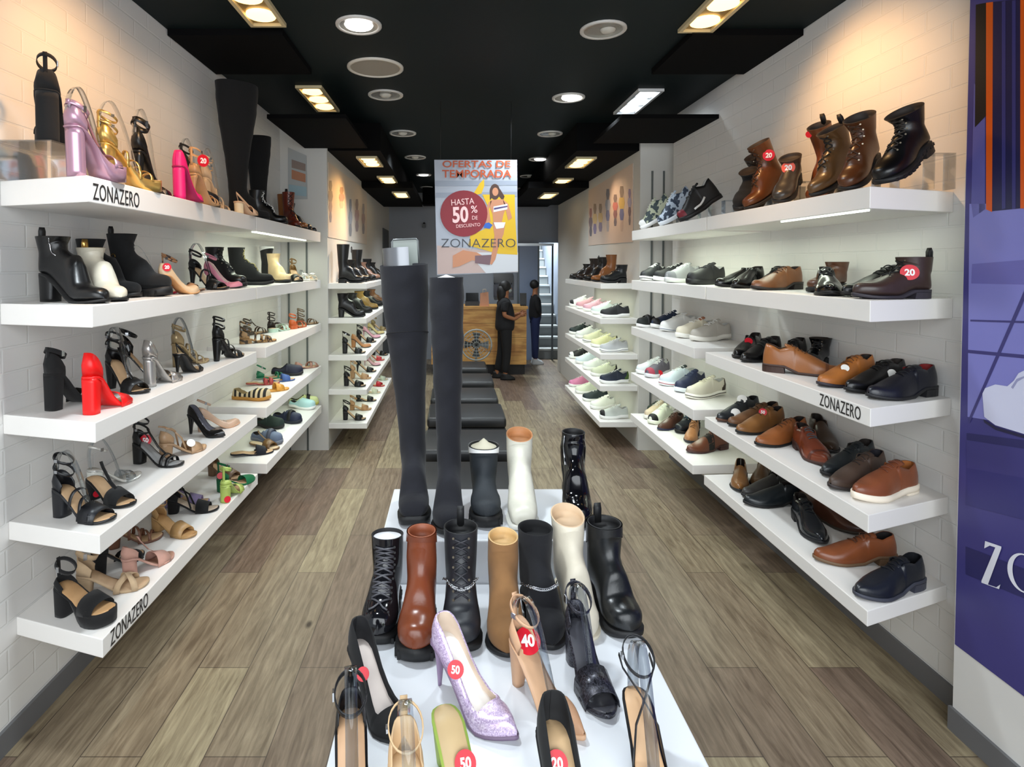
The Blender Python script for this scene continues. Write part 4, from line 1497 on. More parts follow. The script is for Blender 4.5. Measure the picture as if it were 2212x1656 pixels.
put('L', 1, 'f', 'sandal', (322, .5), (388, .2), SD('beige', 'block', .09, ('wide', 'ankle', 'counter'), mt=mat((226, 214, 202), .4, 0, 'floral', (186, 28, 60)), form=.12), 'red floral print sandal', .22)
put('L', 1, 'f', 'pump', (382, .14), (420, .03), dict(upper=lea((222, 190, 152)), hh=.085, heel='block', toe='almond', sole=mat((200, 150, 100), .5)), 'nude beige block-heel pump', .2)
put('L', 1, 'f', 'sandal', (405, .3), (440, .1), SD('tan', 'block', .08, ('toe', 'counter', 'ankle'), mt=mat((180, 130, 90), .4, 0, 'leopard', (60, 40, 30))), 'animal print block-heel sandal', .2)
put('L', 1, 'f', 'sandal', (430, .5), (492, .05), SD('black', 'thin', .11, ('multi', 'ankle', 'counter', 'wide'), mt=lea(C['black']), form=.13), 'black strappy sandal with clear support', .24)
put('L', 1, 'f', 'pump', (472, .4), (524, .04), dict(upper=lea((214, 132, 152)), hh=.10, heel='thin', lining=lea((226, 200, 190)), ank_strap=True), 'pink pointed pump', .22)
put('L', 1, 'f', 'boot', (492, .78), (548, .3), BT('black', laced=6, hh=.025, st=.02), 'black lace-up boot', .26, 534)
put('L', 1, 'm', 'boot', (528, .5), (590, .04), BT('black', 'sue', hh=.02, st=.02, laced=5, lc=mat((150, 140, 90), .6)), 'black combat boot with olive laces', .28, 535)
put('L', 1, 'm', 'boot', (568, .8), (606, .35), BT((20, 20, 22), hh=.04, toe='point', bandm=WHITE, bandh=.03, rt=(.06, .05)), 'black and white western boot', .26, 532)
put('L', 1, 'm', 'boot', (592, .55), (630, .05), BT((224, 196, 150), hh=.03, st=.012), 'cream tan ankle boot', .27, 548)
put('L', 1, 'm', 'sandal', (628, .6), (650, .2), SD('brown', 'block', .08, ('wide', 'ankle', 'counter'), mt=lea((130, 96, 50))), 'olive brown block-heel sandal', .22)
put('L', 1, 'm', 'sandal', (645, .5), (664, .12), SD('white', 'flat', .02, ('two', 'flower'), mt=mat(C['white'], .5), ins=(214, 220, 210), form=.06), 'white flower sandal with mint sole', .23)
put('L', 1, 'm', 'sandal', (636, .2), (648, .04), SD('black', 'block', .05, ('wide',), mt=lea(C['black'])), 'black block-heel mule', .2)
put('L', 1, 'm', 'sandal', (668, .4), (686, .06), SD('cream', 'flat', .02, ('two', 'flower'), mt=mat(C['cream'], .5)), 'cream flower sandal', .23)
# ---- heels side, third shelf
put('L', 2, 'f', 'sandal', (113, 886), (210, 858), SD('black', 'block', .125, ('wide', 'ankle', 'counter'), az=.07, ab=.016, ch=.075, W=.043), 'black suede sandal with thick block heel', .225)
put('L', 2, 'f', 'sandal', (200, 893), (275, 866), SD('red', 'block', .125, ('wide', 'counter'), mt=mat((226, 8, 8), .4), ch=.085, W=.042), 'bright red block-heel sandal', .215)
put('L', 2, 'f', 'sandal', (236, 838), (317, 850), SD('black', 'slim', .11, ('wide', 'ankle2', 'counter', 'tstrap'), form=.14, mt=lea(C['black'])), 'black ankle-strap sandal with clear support', .24)
put('L', 2, 'f', 'sandal', (300, 822), (372, 818), SD('black', 'thin', .12, ('two', 'ankle', 'counter', 'cross'), mt=pat(C['black']), az=.085, ch=.08), 'shiny black thin-heel sandal', .22)
put('L', 2, 'f', 'sandal', (345, 828), (392, 816), SD('grey', 'round', .12, ('wide', 'counter'), mt=mat((176, 172, 168), .25, .7), ch=.075, W=.038), 'pewter metallic block-heel sandal', .2)
put('L', 2, 'f', 'sandal', (380, 815), (430, 798), SD('black', 'stiletto', .10, ('toe', 'sling'), mt=lea(C['black'])), 'black stiletto slingback sandal', .2)
put('L', 2, 'f', 'sandal', (392, 790), (448, 780), SD('tan', 'round', .11, ('multi', 'counter', 'ankle'), mt=mat((172, 150, 112), .3, .4), form=.13, formm=SMOKE, ch=.07), 'bronze strappy sandal in clear support', .21)
put('L', 2, 'f', 'sandal', (455, 783), (522, 768), SD('black', 'slim', .115, ('multi', 'ankle2', 'counter', 'two'), mt=lea(C['black']), ch=.075), 'black caged high-heel sandal', .22)
put('L', 2, 'm', 'sandal', (500, 745), (596, 736), SD('tan', 'flat', .022, ('multi', 'ankle2', 'counter', 'two'), mt=mat((150, 116, 74), .5, 0, 'leopard', (58, 42, 26)), ch=.06, ins=(204, 150, 80)), 'leopard print gladiator sandal', .25)
put('L', 2, 'm', 'sandal', (545, 722), (590, 715), SD('brown', 'flat', .02, ('ankle', 'counter', 'two', 'tstrap'), mt=lea((70, 58, 44))), 'dark brown flat ankle-loop sandal', .24)
put('L', 2, 'm', 'sandal', (572, 718), (608, 708), SD('black', 'flat', .02, ('ankle2', 'counter', 'buckles'), mt=lea((36, 24, 20))), 'black buckled flat sandal', .24)
put('L', 2, 'm', 'sandal', (585, 718), (618, 712), SD('green', 'flat', .02, ('buckles',), mt=mat((180, 206, 188), .5)), 'mint green slide sandal', .24)
put('L', 2, 'm', 'sandal', (614, 714), (648, 706), SD('cog', 'flat', .02, ('cross', 'ankle', 'counter'), mt=lea((206, 96, 40))), 'orange-brown flat sandal', .24)
put('L', 2, 'm', 'sandal', (652, 702), (686, 696), SD('brown', 'flat', .02, ('ankle2', 'two', 'counter'), mt=lea((104, 82, 56))), 'brown strappy flat sandal', .24)
# ---- heels side, fourth shelf
put('L', 3, 'f', 'sandal', (115, 1110), (250, 1126), SD('black', 'block', .095, ('wide', 'multi', 'ankle2', 'counter'), mt=lea((18, 20, 26)), W=.043, az=.09, ch=.06, form=.13), 'black multi-strap block-heel sandal with buckles', .245)
put('L', 3, 'f', 'sandal', (215, 1078), (287, 1094), SD('black', 'block', .07, ('wide', 'tstrap'), mt=sue(C['black'])), 'black mule with red tag', .235)
put('L', 3, 'f', 'sandal', (238, 1048), (302, 1026), SD('grey', 'block', .08, ('clearband', 'ankle'), mt=mat((206, 204, 198), .2, .4), heelm=mat((222, 222, 214), .15), form=.12, ins=(190, 184, 174)), 'clear band sandal with silver block heel', .215)
put('L', 3, 'f', 'sandal', (284, 996), (398, 1004), SD('black', 'block', .085, ('two', 'ankle2', 'counter', 'tstrap'), mt=lea(C['black']), ch=.06, ins=(150, 150, 150)), 'black block-heel sandal with red tag', .245)
put('L', 3, 'f', 'sandal', (384, 985), (440, 968), SD('tan', 'block', .07, ('wide', 'lacecross', 'counter'), mt=lea((176, 142, 108)), ch=.06), 'tan cross-strap sandal with white tag', .23)
put('L', 3, 'f', 'pump', (402, 935), (487, 944), dict(upper=pat(C['black']), hh=.10, heel='thin', lining=lea((120, 120, 130))), 'glossy black pointed pump', .23)
put('L', 3, 'f', 'pump', (446, 930), (518, 917), dict(upper=lea((206, 172, 146)), hh=.075, heel='slim', sole=mat((190, 150, 120), .5), ank_strap=True), 'nude beige pointed pump with red tag', .23)
put('L', 3, 'm', 'clog', (484, 860), (584, 864), dict(upper=mat((22, 20, 18), .7, 0, 'stripe', (208, 190, 150), 9.0), sole=mat((180, 130, 60), .8), hc=.05, ht=.055, th=.62, hh=.0, L=.27, lining=lea((170, 150, 110))), 'black and straw striped espadrille', .27)
put('L', 3, 'm', 'sandal', (568, 848), (626, 840), SD('cog', 'flat', .012, ('wide',), mt=lea((226, 160, 60)), ins=(222, 160, 70)), 'yellow orange slide sandal', .25)
put('L', 3, 'm', 'sandal', (545, 830), (600, 826), SD('red', 'flat', .012, ('buckles',), mt=lea((170, 60, 60))), 'red slide sandal', .24)
put('L', 3, 'm', 'sandal', (572, 816), (612, 812), SD('green', 'flat', .012, ('ankle', 'counter', 'two'), mt=lea((20, 120, 84))), 'green ankle-strap flat sandal', .24)
put('L', 3, 'm', 'sandal', (592, 826), (636, 822), SD('navy', 'flat', .012, ('wide',), mt=mat((60, 90, 150), .6)), 'blue slide sandal', .24)
put('L', 3, 'm', 'clog', (606, 812), (655, 810), dict(upper=mat((16, 20, 44), .6), sole=RUB), 'navy slip-on clog', .25)
put('L', 3, 'm', 'sandal', (652, 796), (688, 790), SD('rose', 'flat', .012, ('cross', 'counter'), mt=lea((176, 130, 112))), 'dusty rose flat sandal', .24)
# ---- heels side, lowest shelf
put('L', 4, 'f', 'sandal', (132, 1322), (250, 1348), SD('black', 'block', .10, ('wide', 'ankle', 'counter'), pf=.038, mt=sue((13, 12, 14)), ins=(204, 160, 112), az=.07, ab=.016, ch=.03, W=.047), 'black suede platform sandal with tan insole', .245)
put('L', 4, 'f', 'sandal', (190, 1278), (314, 1300), SD('beige', 'block', .075, ('cross', 'ankle', 'counter'), mt=sue((208, 178, 142)), ins=(196, 164, 130), az=.075, ab=.02, W=.046, ch=.06), 'beige suede cross-strap sandal with round buckle', .245)
put('L', 4, 'f', 'sandal', (252, 1224), (308, 1196), SD('black', 'block', .09, ('cross', 'ankle', 'counter'), mt=sue(C['black'])), 'black sandal with square block heel', .22)
put('L', 4, 'f', 'sandal', (302, 1238), (370, 1203), SD('rose', 'round', .075, ('wide', 'counter', 'tstrap'), mt=sue((206, 158, 142)), ch=.05, ins=(170, 130, 110)), 'blush pink round-heel sandal', .225)
put('L', 4, 'f', 'sandal', (300, 1170), (352, 1158), SD('brown', 'block', .07, ('multi', 'ankle', 'counter'), mt=lea((116, 76, 56))), 'brown woven strap sandal', .22)
put('L', 4, 'f', 'sandal', (322, 1140), (427, 1160), SD('tan', 'block', .06, ('wide', 'counter', 'ankle'), mt=lea((186, 146, 96)), ins=(196, 152, 100), ch=.06), 'tan low-heel sandal', .245)
put('L', 4, 'f', 'sandal', (362, 1108), (466, 1128), SD('black', 'block', .06, ('wide', 'lacecross', 'ankle', 'counter'), mt=sue(C['black']), ins=(190, 170, 150)), 'black cross-strap low-heel sandal', .245)
put('L', 4, 'f', 'sandal', (400, 1090), (452, 1085), SD('lilac', 'round', .08, ('wide', 'counter', 'sling'), mt=sue((152, 136, 178)), ch=.06), 'lilac suede sandal', .22)
put('L', 4, 'f', 'sandal', (470, 1100), (512, 1074), SD('lime', 'block', .085, ('wide', 'ankle', 'counter'), mt=lea((184, 206, 108)), ch=.03), 'lime green block-heel sandal', .215)
put('L', 4, 'f', 'sandal', (458, 1046), (555, 1047), SD('green', 'block', .06, ('closedtoe', 'counter', 'ankle'), mt=sue((8, 112, 66)), ch=.05, toem=sue((8, 112, 66))), 'emerald green sandal with red tag', .24)
put('L', 4, 'f', 'sandal', (440, 1030), (520, 1022), SD('brown', 'block', .06, ('wide', 'counter', 'ankle'), mt=lea((120, 92, 66))), 'brown low-heel sandal', .24)
put('L', 4, 'm', 'sandal', (486, 986), (590, 993), SD('black', 'flat', .012, ('wide', 'thong'), mt=sue((22, 26, 36)), W=.046), 'black thong slide with white tag', .27)
put('L', 4, 'm', 'sandal', (522, 958), (602, 972), SD('brown', 'flat', .012, ('wide', 'tstrap'), mt=lea((120, 88, 50)), ins=(226, 202, 166)), 'brown slide with cream insole', .25)
put('L', 4, 'm', 'clog', (574, 928), (608, 960), dict(upper=mat((96, 108, 132), .7), sole=mat((110, 116, 128), .7), strapm=mat((70, 74, 90), .6)), 'blue-grey foam clog', .25)
put('L', 4, 'm', 'clog', (562, 922), (612, 925), dict(upper=mat((20, 40, 36), .7), sole=RUB), 'dark green slip-on clog', .25)
put('L', 4, 'm', 'clog', (606, 895), (648, 928), dict(upper=mat((22, 30, 58), .6), sole=mat((26, 30, 44), .7), strapm=RUB), 'navy black foam clog', .26)
put('L', 4, 'm', 'clog', (632, 875), (688, 896), dict(upper=mat((206, 214, 150), .5), sole=mat((186, 180, 80), .6), strapm=RUB), 'pale lime slip-on with black band', .26)
put('L', 4, 'm', 'clog', (650, 868), (690, 872), dict(upper=mat((176, 214, 216), .5), sole=WHITE), 'mint blue slip-on', .25)

# ---- lace-up side, top shelf: boots tilted toe down on risers
TI = math.radians(31)
zr = SHZ['R', 0]
R1 = [((2012, .72), (1886, .05), BT('black', laced=6, hh=.022, st=.016, rt=(.068, .058), W=.05, shaftm=lea((22, 22, 26)), lc=mat((40, 34, 28), .7), tread=True), 'black hiking boot with red tag', 'f', 232),
      ((1905, .72), (1817, .04), BT((84, 46, 22), laced=6, rt=(.064, .055), lc=mat((60, 36, 20), .7)), 'brown lace-up boot', 'f', 246),
      ((1858, .70), (1738, .03), BT((92, 66, 38), laced=5, tab=True, shaftm=lea((46, 34, 28), .5), rt=(.066, .055), toe='almond', st=.014), 'olive brown boot with dark leg', 'f', 268),
      ((1808, .95), (1752, .45), BT((108, 58, 28), tab=True, shaftm=lea((60, 36, 26), .5)), 'tan brown boot with pull tab', 'f', 262),
      ((1728, .62), (1678, .05), BT((58, 52, 46), rt=(.055, .05)), 'small dark grey boot with orange tag', 'f', 360),
      ((1712, .75), (1598, .03), BT((96, 52, 22), laced=6, rt=(.06, .052), lc=mat((50, 32, 22), .7)), 'brown lace-up boot with red tag', 'f', 298),
      ((1660, .95), (1596, .35), BT((52, 40, 34), laced=5, rt=(.06, .052)), 'dark brown lace-up boot', 'f', 325),
      ((1590, .6), (1546, .08), BT('black', 'sue', rt=(.06, .052), st=.022), 'black slip-on sneaker boot', 'f', 380)]
for hp, tp, o, d, sec, tv in R1:
    r = put('R', 0, sec, 'boot', hp, tp, o, d, .28, tv, TI)
for hp, tp, o, d in (((1560, .75), (1456, .03), SN('black', (22, 22, 24), lc=mat((40, 40, 44), .7), ht=.135, hc=.125, swoosh=WHITE, accent=mat((120, 24, 40), .5)), 'black high-top sneaker with white stripe'),
                     ((1508, .75), (1414, .03), SN((64, 84, 110), (226, 232, 240), upper=mat((44, 58, 78), .6, 0, 'camo', (176, 190, 206)), ht=.135, hc=.125), 'blue camouflage high-top sneaker'),
                     ((1446, .72), (1368, .03), SN((80, 92, 92), (245, 246, 246), upper=mat((60, 74, 78), .6, 0, 'camo', (190, 196, 170)), ht=.135, hc=.125, accent=WHITE), 'grey-green print high-top sneaker with white sole')):
    put('R', 0, 'm', 'sneaker', hp, tp, o, d, .315, None, TI)
# ---- lace-up side, second shelf
put('R', 1, 'f', 'boot', (2012, .75), (1846, .04), BT((62, 46, 42), 'lea', hh=.022, st=.01, rt=(.062, .05), ank=(.056, .046), tab=True, laced=3, hc=.1, W=.05, toe='almond', sole=mat((50, 46, 54), .6)), 'dark brown chukka boot with red tag', .295, 556)
put('R', 1, 'f', 'oxford', (1958, .9), (1806, .12), OX('black', hc=.08, ht=.09), 'black derby shoe', 0.335)
put('R', 1, 'f', 'boot', (1862, .95), (1796, .4), BT((92, 58, 40), rt=(.055, .048)), 'brown ankle boot', .27, 572)
put('R', 1, 'f', 'oxford', (1756, .42), (1770, .05), OX('black', r=.15, ht=.08), 'glossy black shoe with toe to the aisle', 0.335)
put('R', 1, 'f', 'oxford', (1742, .85), (1626, .03), OX((124, 78, 46), (30, 24, 22), toe='almond'), 'tan brown oxford shoe', 0.335)
put('R', 1, 'f', 'oxford', (1704, .97), (1664, .5), OX('black'), 'black oxford shoe', 0.335)
put('R', 1, 'f', 'oxford', (1652, .8), (1580, .04), OX('black', r=.2, n=0), 'black loafer', 0.335)
put('R', 1, 'f', 'oxford', (1596, .97), (1546, .45), OX('black', r=.2, n=0), 'plain black slip-on shoe', 0.335)
put('R', 1, 'm', 'sneaker', (1568, .75), (1488, .04), SN((26, 26, 28), (24, 24, 26), lc=mat((40, 40, 44), .7)), 'all-black sneaker', 0.320)
put('R', 1, 'm', 'sneaker', (1514, .75), (1440, .04), SN((150, 152, 154), (214, 216, 214), accent=mat((120, 122, 126), .6), counter=RUB), 'grey and white running sneaker', 0.320)
put('R', 1, 'm', 'sneaker', (1478, .8), (1412, .22), SN((24, 26, 30), (226, 228, 228), swoosh=WHITE), 'black sneaker with white flash', 0.320)
put('R', 1, 'm', 'sneaker', (1434, .7), (1381, .04), SN((40, 42, 46), (240, 240, 240), stripe=RUB), 'black sneaker on striped white sole', 0.320)
# ---- lace-up side, third shelf
put('R', 2, 'f', 'oxford', (2014, 850), (1883, 861), OX((20, 22, 34), (22, 22, 26), (140, 30, 30), r=.3, W=.047), 'black derby shoe with red lining', 0.335)
put('R', 2, 'f', 'oxford', (1962, 836), (1834, 850), OX('black', r=.3), 'black derby shoe with white tag', 0.335)
put('R', 2, 'f', 'oxford', (1906, 820), (1770, 836), OX((176, 106, 46), (40, 34, 44), toe='almond', r=.4), 'honey tan oxford shoe', 0.335)
put('R', 2, 'f', 'boot', (1830, 785), (1782, 800), BT('black', pat(C['black']), laced=3, hc=.09), 'black patent low boot', .26, 744)
put('R', 2, 'f', 'oxford', (1668, 805), (1792, 816), OX((158, 98, 52), (60, 40, 34), hc=.085, ht=.10, th=.4, toe='point', cap=lea((120, 70, 40))), 'cognac high-cut oxford with toe to the wall', 0.335)
put('R', 2, 'f', 'oxford', (1760, 772), (1694, 790), OX('black'), 'black shoe behind the cognac oxford', 0.335)
put('R', 2, 'f', 'oxford', (1692, 770), (1604, 783), OX('black', r=.25, n=2, facing=lea((24, 30, 32))), 'black shoe with red tag', 0.335)
put('R', 2, 'f', 'oxford', (1622, 748), (1559, 765), OX('black', r=.2, n=0), 'black leather loafer', 0.335)
put('R', 2, 'm', 'sneaker', (1600, 722), (1502, 737), SN((170, 166, 158), (226, 222, 212), upper=mat((176, 170, 160), .6)), 'grey beige sneaker', 0.320)
put('R', 2, 'm', 'sneaker', (1556, 716), (1462, 730), SN('cream', (240, 238, 228), tonguem=mat((170, 110, 80), .6), counter=mat((60, 40, 30), .6)), 'cream sneaker with brown tongue', 0.320)
put('R', 2, 'm', 'sneaker', (1504, 702), (1430, 716), SN('white', stripe=mat((120, 130, 150), .6)), 'white sneaker', 0.320)
put('R', 2, 'm', 'sneaker', (1470, 694), (1404, 706), SN((24, 40, 66), (236, 236, 232), accent=RUB), 'navy sneaker', 0.320)
put('R', 2, 'm', 'clog', (1440, 690), (1376, 699), dict(upper=mat((24, 30, 28), .7), sole=WHITE, strapm=RUB), 'black slide with white sole', .26)
# ---- lace-up side, fourth shelf
put('R', 3, 'f', 'oxford', (2012, 1046), (1842, 1080), OX((132, 72, 44), (238, 226, 208), (176, 106, 50), r=.34, W=.048, st=.02, hh=.008, welt=1.07, lc=mat((110, 60, 40), .7)), 'brown derby shoe on white sole', 0.335)
put('R', 3, 'f', 'oxford', (1934, 1026), (1798, 1060), OX((70, 52, 42), (44, 36, 36), (30, 28, 36), r=.5), 'dark brown suede-look derby shoe', 0.335)
put('R', 3, 'f', 'oxford', (1912, 998), (1778, 1030), OX((26, 32, 36), r=.35), 'black leather derby shoe', 0.335)
put('R', 3, 'f', 'oxford', (1770, 950), (1800, 982), OX((62, 44, 32), (28, 26, 26), r=.3, n=0), 'dark brown loafer with toe to the front', 0.335)
put('R', 3, 'f', 'oxford', (1712, 955), (1780, 1010), OX((122, 56, 34), (60, 34, 28), toe='point', r=.22, n=5, lc=mat((60, 70, 76), .7), W=.05, cap=lea((90, 40, 26))), 'red-brown pointed oxford with toe to the front', 0.335)
put('R', 3, 'f', 'oxford', (1768, 945), (1630, 966), OX((150, 88, 46), r=.35), 'tan brown oxford shoe', 0.335)
put('R', 3, 'f', 'oxford', (1700, 922), (1590, 938), OX((140, 94, 50), r=.35, hc=.075, ht=.09), 'olive tan shoe with white tag', 0.335)
put('R', 3, 'f', 'oxford', (1682, 905), (1560, 915), OX((118, 80, 50), r=.4, n=3), 'brown loafer with white round tag', 0.335)
put('R', 3, 'f', 'oxford', (1636, 885), (1540, 888), OX((40, 44, 48), (92, 60, 44), (20, 18, 18)), 'black shoe with brown sole', 0.335)
put('R', 3, 'm', 'sneaker', (1592, 850), (1484, 861), SN((206, 200, 182), (236, 232, 220), stripe=mat((60, 54, 44), .6), counter=mat((60, 46, 36), .7), lc=mat((200, 194, 176), .7)), 'beige sneaker with thin dark sole line', 0.320)
put('R', 3, 'm', 'sneaker', (1540, 832), (1462, 848), SN((32, 40, 70), (220, 226, 232), lc=mat((60, 70, 100), .7)), 'navy sneaker with white sole', 0.320)
put('R', 3, 'm', 'sneaker', (1500, 815), (1426, 833), SN((206, 218, 226), (232, 236, 240), stripe=mat((160, 40, 60), .6), tonguem=mat((40, 50, 50), .6)), 'pale blue sneaker with red tag', 0.320)
put('R', 3, 'm', 'sneaker', (1448, 800), (1388, 812), SN((96, 92, 104), (214, 214, 220), accent=mat((160, 60, 80), .6)), 'grey pink sneaker', 0.300)
put('R', 3, 'm', 'sneaker', (1420, 775), (1366, 783), SN((214, 220, 222), (236, 238, 238), counter=mat((90, 66, 40), .6)), 'white sneaker with brown heel', 0.300)
# ---- lace-up side, lowest shelf
put('R', 4, 'f', 'oxford', (1990, 1256), (1831, 1292), OX((26, 30, 40), (58, 60, 72), (16, 18, 24), r=.3, W=.048, welt=1.08, n=5), 'black derby shoe with grey welted sole', 0.335)
put('R', 4, 'f', 'oxford', (1915, 1212), (1770, 1250), OX((132, 72, 40), (110, 84, 60), (30, 26, 26), r=.32, W=.047, n=5), 'brown derby shoe with tan welt', 0.335)
put('R', 4, 'f', 'oxford', (1762, 1112), (1864, 1160), OX((74, 44, 32), (52, 44, 34), r=.25), 'dark brown shoe with toe to the wall', 0.335)
put('R', 4, 'f', 'oxford', (1722, 1112), (1776, 1180), OX((24, 28, 34), (20, 20, 24), r=.18, W=.047), 'glossy black oxford with toe to the front', 0.335)
put('R', 4, 'f', 'oxford', (1750, 1085), (1604, 1088), OX((26, 32, 36), r=.3, toe='almond', n=0), 'black loafer with smooth toe', 0.335)
put('R', 4, 'f', 'oxford', (1706, 1052), (1590, 1066), OX((58, 56, 54), (26, 26, 28), r=.4, n=0), 'charcoal grey loafer', 0.335)
put('R', 4, 'f', 'oxford', (1645, 1018), (1622, 1050), OX((104, 74, 46), r=.3, n=0), 'olive brown loafer with narrow toe', 0.300)
put('R', 4, 'f', 'oxford', (1588, 1006), (1584, 1050), OX((136, 92, 50), r=.3, n=0, W=.048), 'tan loafer with dark collar', 0.300)
put('R', 4, 'm', 'oxford', (1574, 966), (1484, 978), OX((110, 62, 42), (70, 40, 36), hc=.07, ht=.095, facing=RUB), 'brown high-cut shoe with dark heel', 0.335)
put('R', 4, 'm', 'oxford', (1490, 928), (1474, 952), OX((186, 128, 84), (40, 40, 50), r=.4), 'tan shoe with toe to the front', 0.300)
put('R', 4, 'm', 'boot', (1548, 926), (1500, 942), BT((28, 34, 44), laced=4, lc=mat((50, 80, 100), .6), st=.016), 'black work boot with teal laces', .28, 878)
put('R', 4, 'm', 'oxford', (1470, 918), (1422, 930), OX((84, 54, 44), (30, 34, 66), hc=.06), 'brown shoe with navy toe', 0.300)
put('R', 4, 'm', 'sneaker', (1500, 892), (1436, 906), SN((40, 56, 44), (36, 44, 40)), 'dark green sneaker', 0.320)
put('R', 4, 'm', 'sneaker', (1442, 890), (1392, 902), SN((204, 186, 160), (232, 230, 222), counter=mat((130, 60, 40), .6)), 'beige sneaker with rust heel', 0.300)
put('R', 4, 'm', 'sneaker', (1420, 876), (1370, 886), SN((226, 230, 214), (236, 238, 220), accent=RUB), 'white sneaker with pale lime sole', 0.300)


# ---- rear racks (far: simpler)
def rear(side, k, items):
    sg = -1 if side == 'LB' else 1
    y0, y1 = (5.42, 7.3) if side == 'LB' else (5.42, 6.85)
    n = len(items)
    for i, it in enumerate(items):
        kind, o, d = it[:3]
        ang = it[3] if len(it) > 3 else random.uniform(-.1, .22)
        y = y0 + (y1 - y0) * i / max(n - 1, 1)
        hx = XI[side] + sg * .30
        tx = XI[side] + sg * .03
        L = {'oxford': .27, 'sneaker': .27, 'boot': .25, 'pump': .2, 'sandal': .215, 'clog': .25}[kind]
        c, s = math.cos(ang), math.sin(ang)
        toe = Vector((tx, y, SHZ[side, k]))
        heel = toe + Vector((sg * c, s, 0)) * L
        COUNT[side, k] = COUNT.get((side, k), 0) + 1
        shoe(kind, heel, toe, o, '%s, %s from front, %s, %s' % (d, ords[COUNT[side, k] - 1], SHELFN[k], RACK[side + 'f']), 'shoes on the %s of the %s' % (SHELFN[k], RACK[side + 'f']), None, L)


sb = lambda c, d, **k: ('sandal', SD('black', **dict(dict(mt=lea(c), hh=.08, s=('wide', 'ankle', 'counter')), **k)), d)
pm = lambda c, d, **k: ('pump', dict(upper=lea(c), hh=.08, lining=lea((200, 180, 160)), **k), d)
bt = lambda c, d, top, **k: ('boot', BT(c, top=top, **k), d)
sn = lambda c, d, **k: ('sneaker', SN(c, **k), d)
ox = lambda c, d, **k: ('oxford', OX(c, **k), d)
rear('LB', 0, [bt((14, 14, 16), 'tall square black boot', .36, rt=(.06, .055)), bt((16, 16, 18), 'black ankle boot with belt', .22, belt=.1), bt((15, 15, 18), 'black boot with pull tab', .33, tab=True, rt=(.06, .055)),
               bt((160, 120, 100), 'taupe ankle boot', .2), bt((14, 14, 17), 'black lace-up boot', .24, laced=4), bt((20, 20, 20), 'black chelsea boot', .2)])
rear('LB', 1, [bt((14, 14, 16), 'black suede heeled ankle boot', .22, hh=.07), bt((18, 20, 20), 'black pointed ankle boot', .2, hh=.06), bt((150, 118, 58), 'mustard ankle boot', .2, hh=.05), bt((20, 20, 22), 'black low boot', .18), bt((120, 80, 50), 'brown low boot', .18)])
rear('LB', 2, [sb((18, 18, 20), 'black and white sandal', hh=.1), pm((188, 130, 80), 'tan closed pump', heel='block'), sb((20, 20, 24), 'black slide sandal'), pm((228, 170, 186), 'pink pump'), pm((214, 196, 140), 'beige yellow pump'), sb((150, 130, 90), 'khaki sandal')])
rear('LB', 3, [sb((16, 16, 18), 'black block-heel sandal'), sb((190, 150, 110), 'tan sandal with black strap'), sb((20, 20, 22), 'black strap sandal', heel='thin'), pm((222, 170, 180), 'pale pink pump'), sb((200, 60, 70), 'red sandal'), sb((22, 22, 24), 'black mule')])
rear('LB', 4, [sb((15, 15, 17), 'small black block-heel sandal'), sb((184, 140, 96), 'tan low sandal', hh=.04), sb((24, 24, 24), 'black flat sandal', hh=.02), sb((214, 216, 190), 'cream flat sandal', hh=.02), sb((196, 30, 50), 'red and green sandal', hh=.02), sb((200, 210, 190), 'pale mint sandal', hh=.02)])
rear('RB', 0, [bt((22, 24, 28), 'black walking boot', .17, laced=4, st=.02), bt((142, 88, 44), 'tall tan brown boot', .27, rt=(.055, .05)), bt((16, 15, 16), 'tall black boot with buckle', .25, belt=.12), bt((36, 24, 20), 'dark brown boot with tan trim', .24, tab=True), bt((18, 18, 19), 'small black boot', .18)])
rear('RB', 1, [sn((30, 32, 34), 'black and white sneaker'), sn((214, 226, 222), 'white sneaker with black heel', counter=RUB), sn((220, 168, 184), 'pink sneaker'), sn((214, 160, 170), 'rose sneaker'), sn((236, 236, 236), 'white sneaker with black spots', accent=RUB)])
rear('RB', 2, [sn((190, 192, 194), 'grey white sneaker', stripe=mat((110, 112, 120), .6)), sn((222, 220, 170), 'cream yellow sneaker', counter=RUB), sn((216, 216, 180), 'cream sneaker with dark sole line', stripe=RUB), sn((226, 228, 224), 'off-white sneaker'), sn((26, 40, 40), 'dark green black sneaker')])
rear('RB', 3, [sn((30, 40, 60), 'navy and green sneaker', counter=mat((70, 100, 40), .6)), sn((200, 204, 180), 'pale lime sneaker', counter=RUB), sn((226, 230, 226), 'plain white sneaker'), sn((214, 226, 236), 'ice blue sneaker'), sn((26, 28, 32), 'black sneaker with white toe', accent=WHITE)])
rear('RB', 4, [sn((206, 212, 206), 'pale grey sneaker', accent=RUB), sn((232, 234, 224), 'white low sneaker'), sn((30, 44, 48), 'dark teal sneaker'), sn((220, 226, 206), 'pale green sneaker'), sn((214, 130, 170), 'white and pink sneaker', counter=mat((200, 60, 120), .6))])
# ------------------------------------------------------------------ hanging offer poster
YP = 4.6
PB = [on_y(u, v, YP) for u, v in ((938, 345), (1117, 345), (1119, 588), (944, 594))]
px0, px1 = -.148, .517
pz1, pz0 = PB[0].z, PB[2].z
ps = empty('hanging_poster', ((px0 + px1) / 2, YP, pz1), 'hanging sale poster reading ofertas de temporada with red disc, above the aisle', 'poster')


def pp(u, v, d=0.0):
    p = on_y(u, v, YP - d)
    return (p.x - ps.location.x, -d, p.z - ps.location.z)


def flat(g, pts, d, mi=0):
    g.add([pp(u, v, d) for u, v in pts], [tuple(range(len(pts)))], mi)


